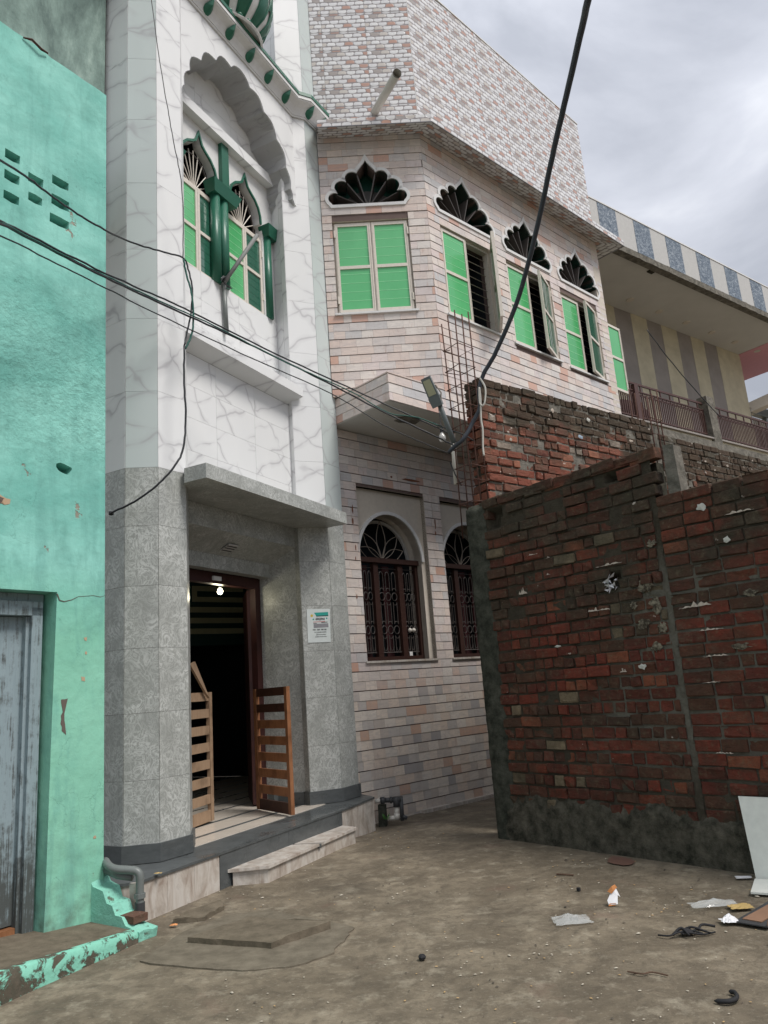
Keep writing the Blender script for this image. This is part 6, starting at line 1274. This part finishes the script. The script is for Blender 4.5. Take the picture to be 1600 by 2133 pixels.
tag(MB().tube(smooth([(1.28, 3.70, .012), (1.33, 3.67, .018), (1.375, 3.69, .02), (1.395, 3.75, .018), (1.38, 3.78, .014)], 4), [.003]+[.010]*15+[.003]*1, 6).build('curved_scrap', 'black_rag', None, True), 'curved black rubber scrap near the bottom right', 'debris')
tag(MB().tube([(1.075, 6.04, .01), (1.12, 6.01, .013), (1.186, 5.976, .01)], .006, 5).build('twig', 'twig'), 'small dark twig between the red stain and the wrapper', 'stick')
tag(MB().lathe(Vector((1.13, 5.58, .005)), [(.014, 0), (.014, .02), (.001, .022)], 4).build('dark_chip', 'black_rag'), 'small square dark chip up from the snack wrapper', 'debris')
tag(MB().tube(smooth([(1.02, 4.10, .012), (1.08, 4.05, .015), (1.13, 4.07, .012), (1.19, 4.02, .01)], 4), .004, 5).build('twig', 'twig'), 'crooked thin twig below the black rag', 'stick')
tag(crumple((-1.42, 5.83), .05, .05, .02, 31, 5).build('paper_scrap', 'litter_white'), 'white paper scrap at the foot of the step', 'paper'); tag(crumple((-1.60, 5.45), .05, .03, .02, 33, 5).build('paper_scrap', 'litter_orange'), 'pink and orange scrap by the buttress foot', 'paper')
tag(crumple((-1.78, 5.70), .05, .03, .012, 35, 5).build('dry_leaf', 'yellow_bag'), 'yellow dry leaf', 'leaf'); bpy.data.objects['dry_leaf'].location.z = .275; bpy.data.objects['dry_leaf']['label'] = 'yellow-green dry leaf on the slate plinth edge'
# white boards leaning at the right
FW = FR((2.312, 5.518), -35)
t = thing('white_board', FW.p(.1, 0, 0), 'white board standing upright against the near brick wall', 'board')
bx = [FN.p(2.517, .004, .168), FN.p(3.33, .004, .168)]; tpz = [FN.p(2.425, .515, .045), FN.p(3.35, .53, .045)]; nn_ = Vector((-.05, .06, 0))*.3
MB().hexa([bx[0], bx[1], bx[1]+Vector((.01, .014, 0)), bx[0]+Vector((.01, .014, 0))], [tpz[0], tpz[1], tpz[1]+Vector((.01, .014, 0)), tpz[0]+Vector((.01, .014, 0))]).build('board_sheet', 'white_board', t)
t = thing('white_board', Vector((2.3, 5.3, 0)), 'second white board lying flat in front of the upright one', 'board')
MB().prism([(2.128, 5.19), (2.60, 4.90), (2.85, 5.12), (2.29, 5.48)], .014, .026).build('board_sheet', 'white_board', t)
tag(MB().prism([(2.20, 5.56), (2.30, 5.55), (2.31, 5.58), (2.21, 5.61)], .012, .018).build('paper_strip', 'litter_white'), 'thin white paper strip at the foot of the upright board', 'paper')
# pale specks and grit over the lane: nobody could count them
random.seed(40); sp1_, sp2_, sp3_ = MB(), MB(), MB()
for k in range(2600):
    y = 1.9+7.5*random.random()**1.5; x = random.uniform(-.75, .75)*y*.62+.12*y
    if x < -1.0-.35*(y-4) and y < 5.6: continue
    if noise.noise(Vector((x*1.1, y*1.1, 4)))+random.random()*.7 < .28: continue
    if (x+.9)**2/.5+(y-5.1)**2/.4 < 1: continue
    if Vector((x-.826, y-7.556)).dot(Vector((-.766, -.643))) < .03: continue
    s_ = random.uniform(.0018, .0046)*(1+.12*y)*(1.7 if random.random() < .06 else 1); a_ = random.uniform(0, pi); z = gz(x, y)+.006; mb = random.choice((sp1_, sp1_, sp2_, sp3_)); n = 5
    mb.add([(x+s_*cos(a_)*cos(2*pi*i/n)*1.5-s_*sin(a_)*sin(2*pi*i/n)*.8, y+s_*sin(a_)*cos(2*pi*i/n)*1.5+s_*cos(a_)*sin(2*pi*i/n)*.8, z) for i in range(n)]+[(x, y, z+s_*.5)], [(i, (i+1) % n, n) for i in range(n)])
plain('speck_pale', (.42, .38, .31), .7); plain('speck_orange', (.40, .27, .13), .7); plain('speck_dark', (.07, .06, .05), .8)
for mb, m in ((sp1_, 'speck_pale'), (sp2_, 'speck_orange'), (sp3_, 'speck_dark')): o = mb.build('grit', m); tag(o, 'scattered grit and specks on the concrete', None, kind='stuff')
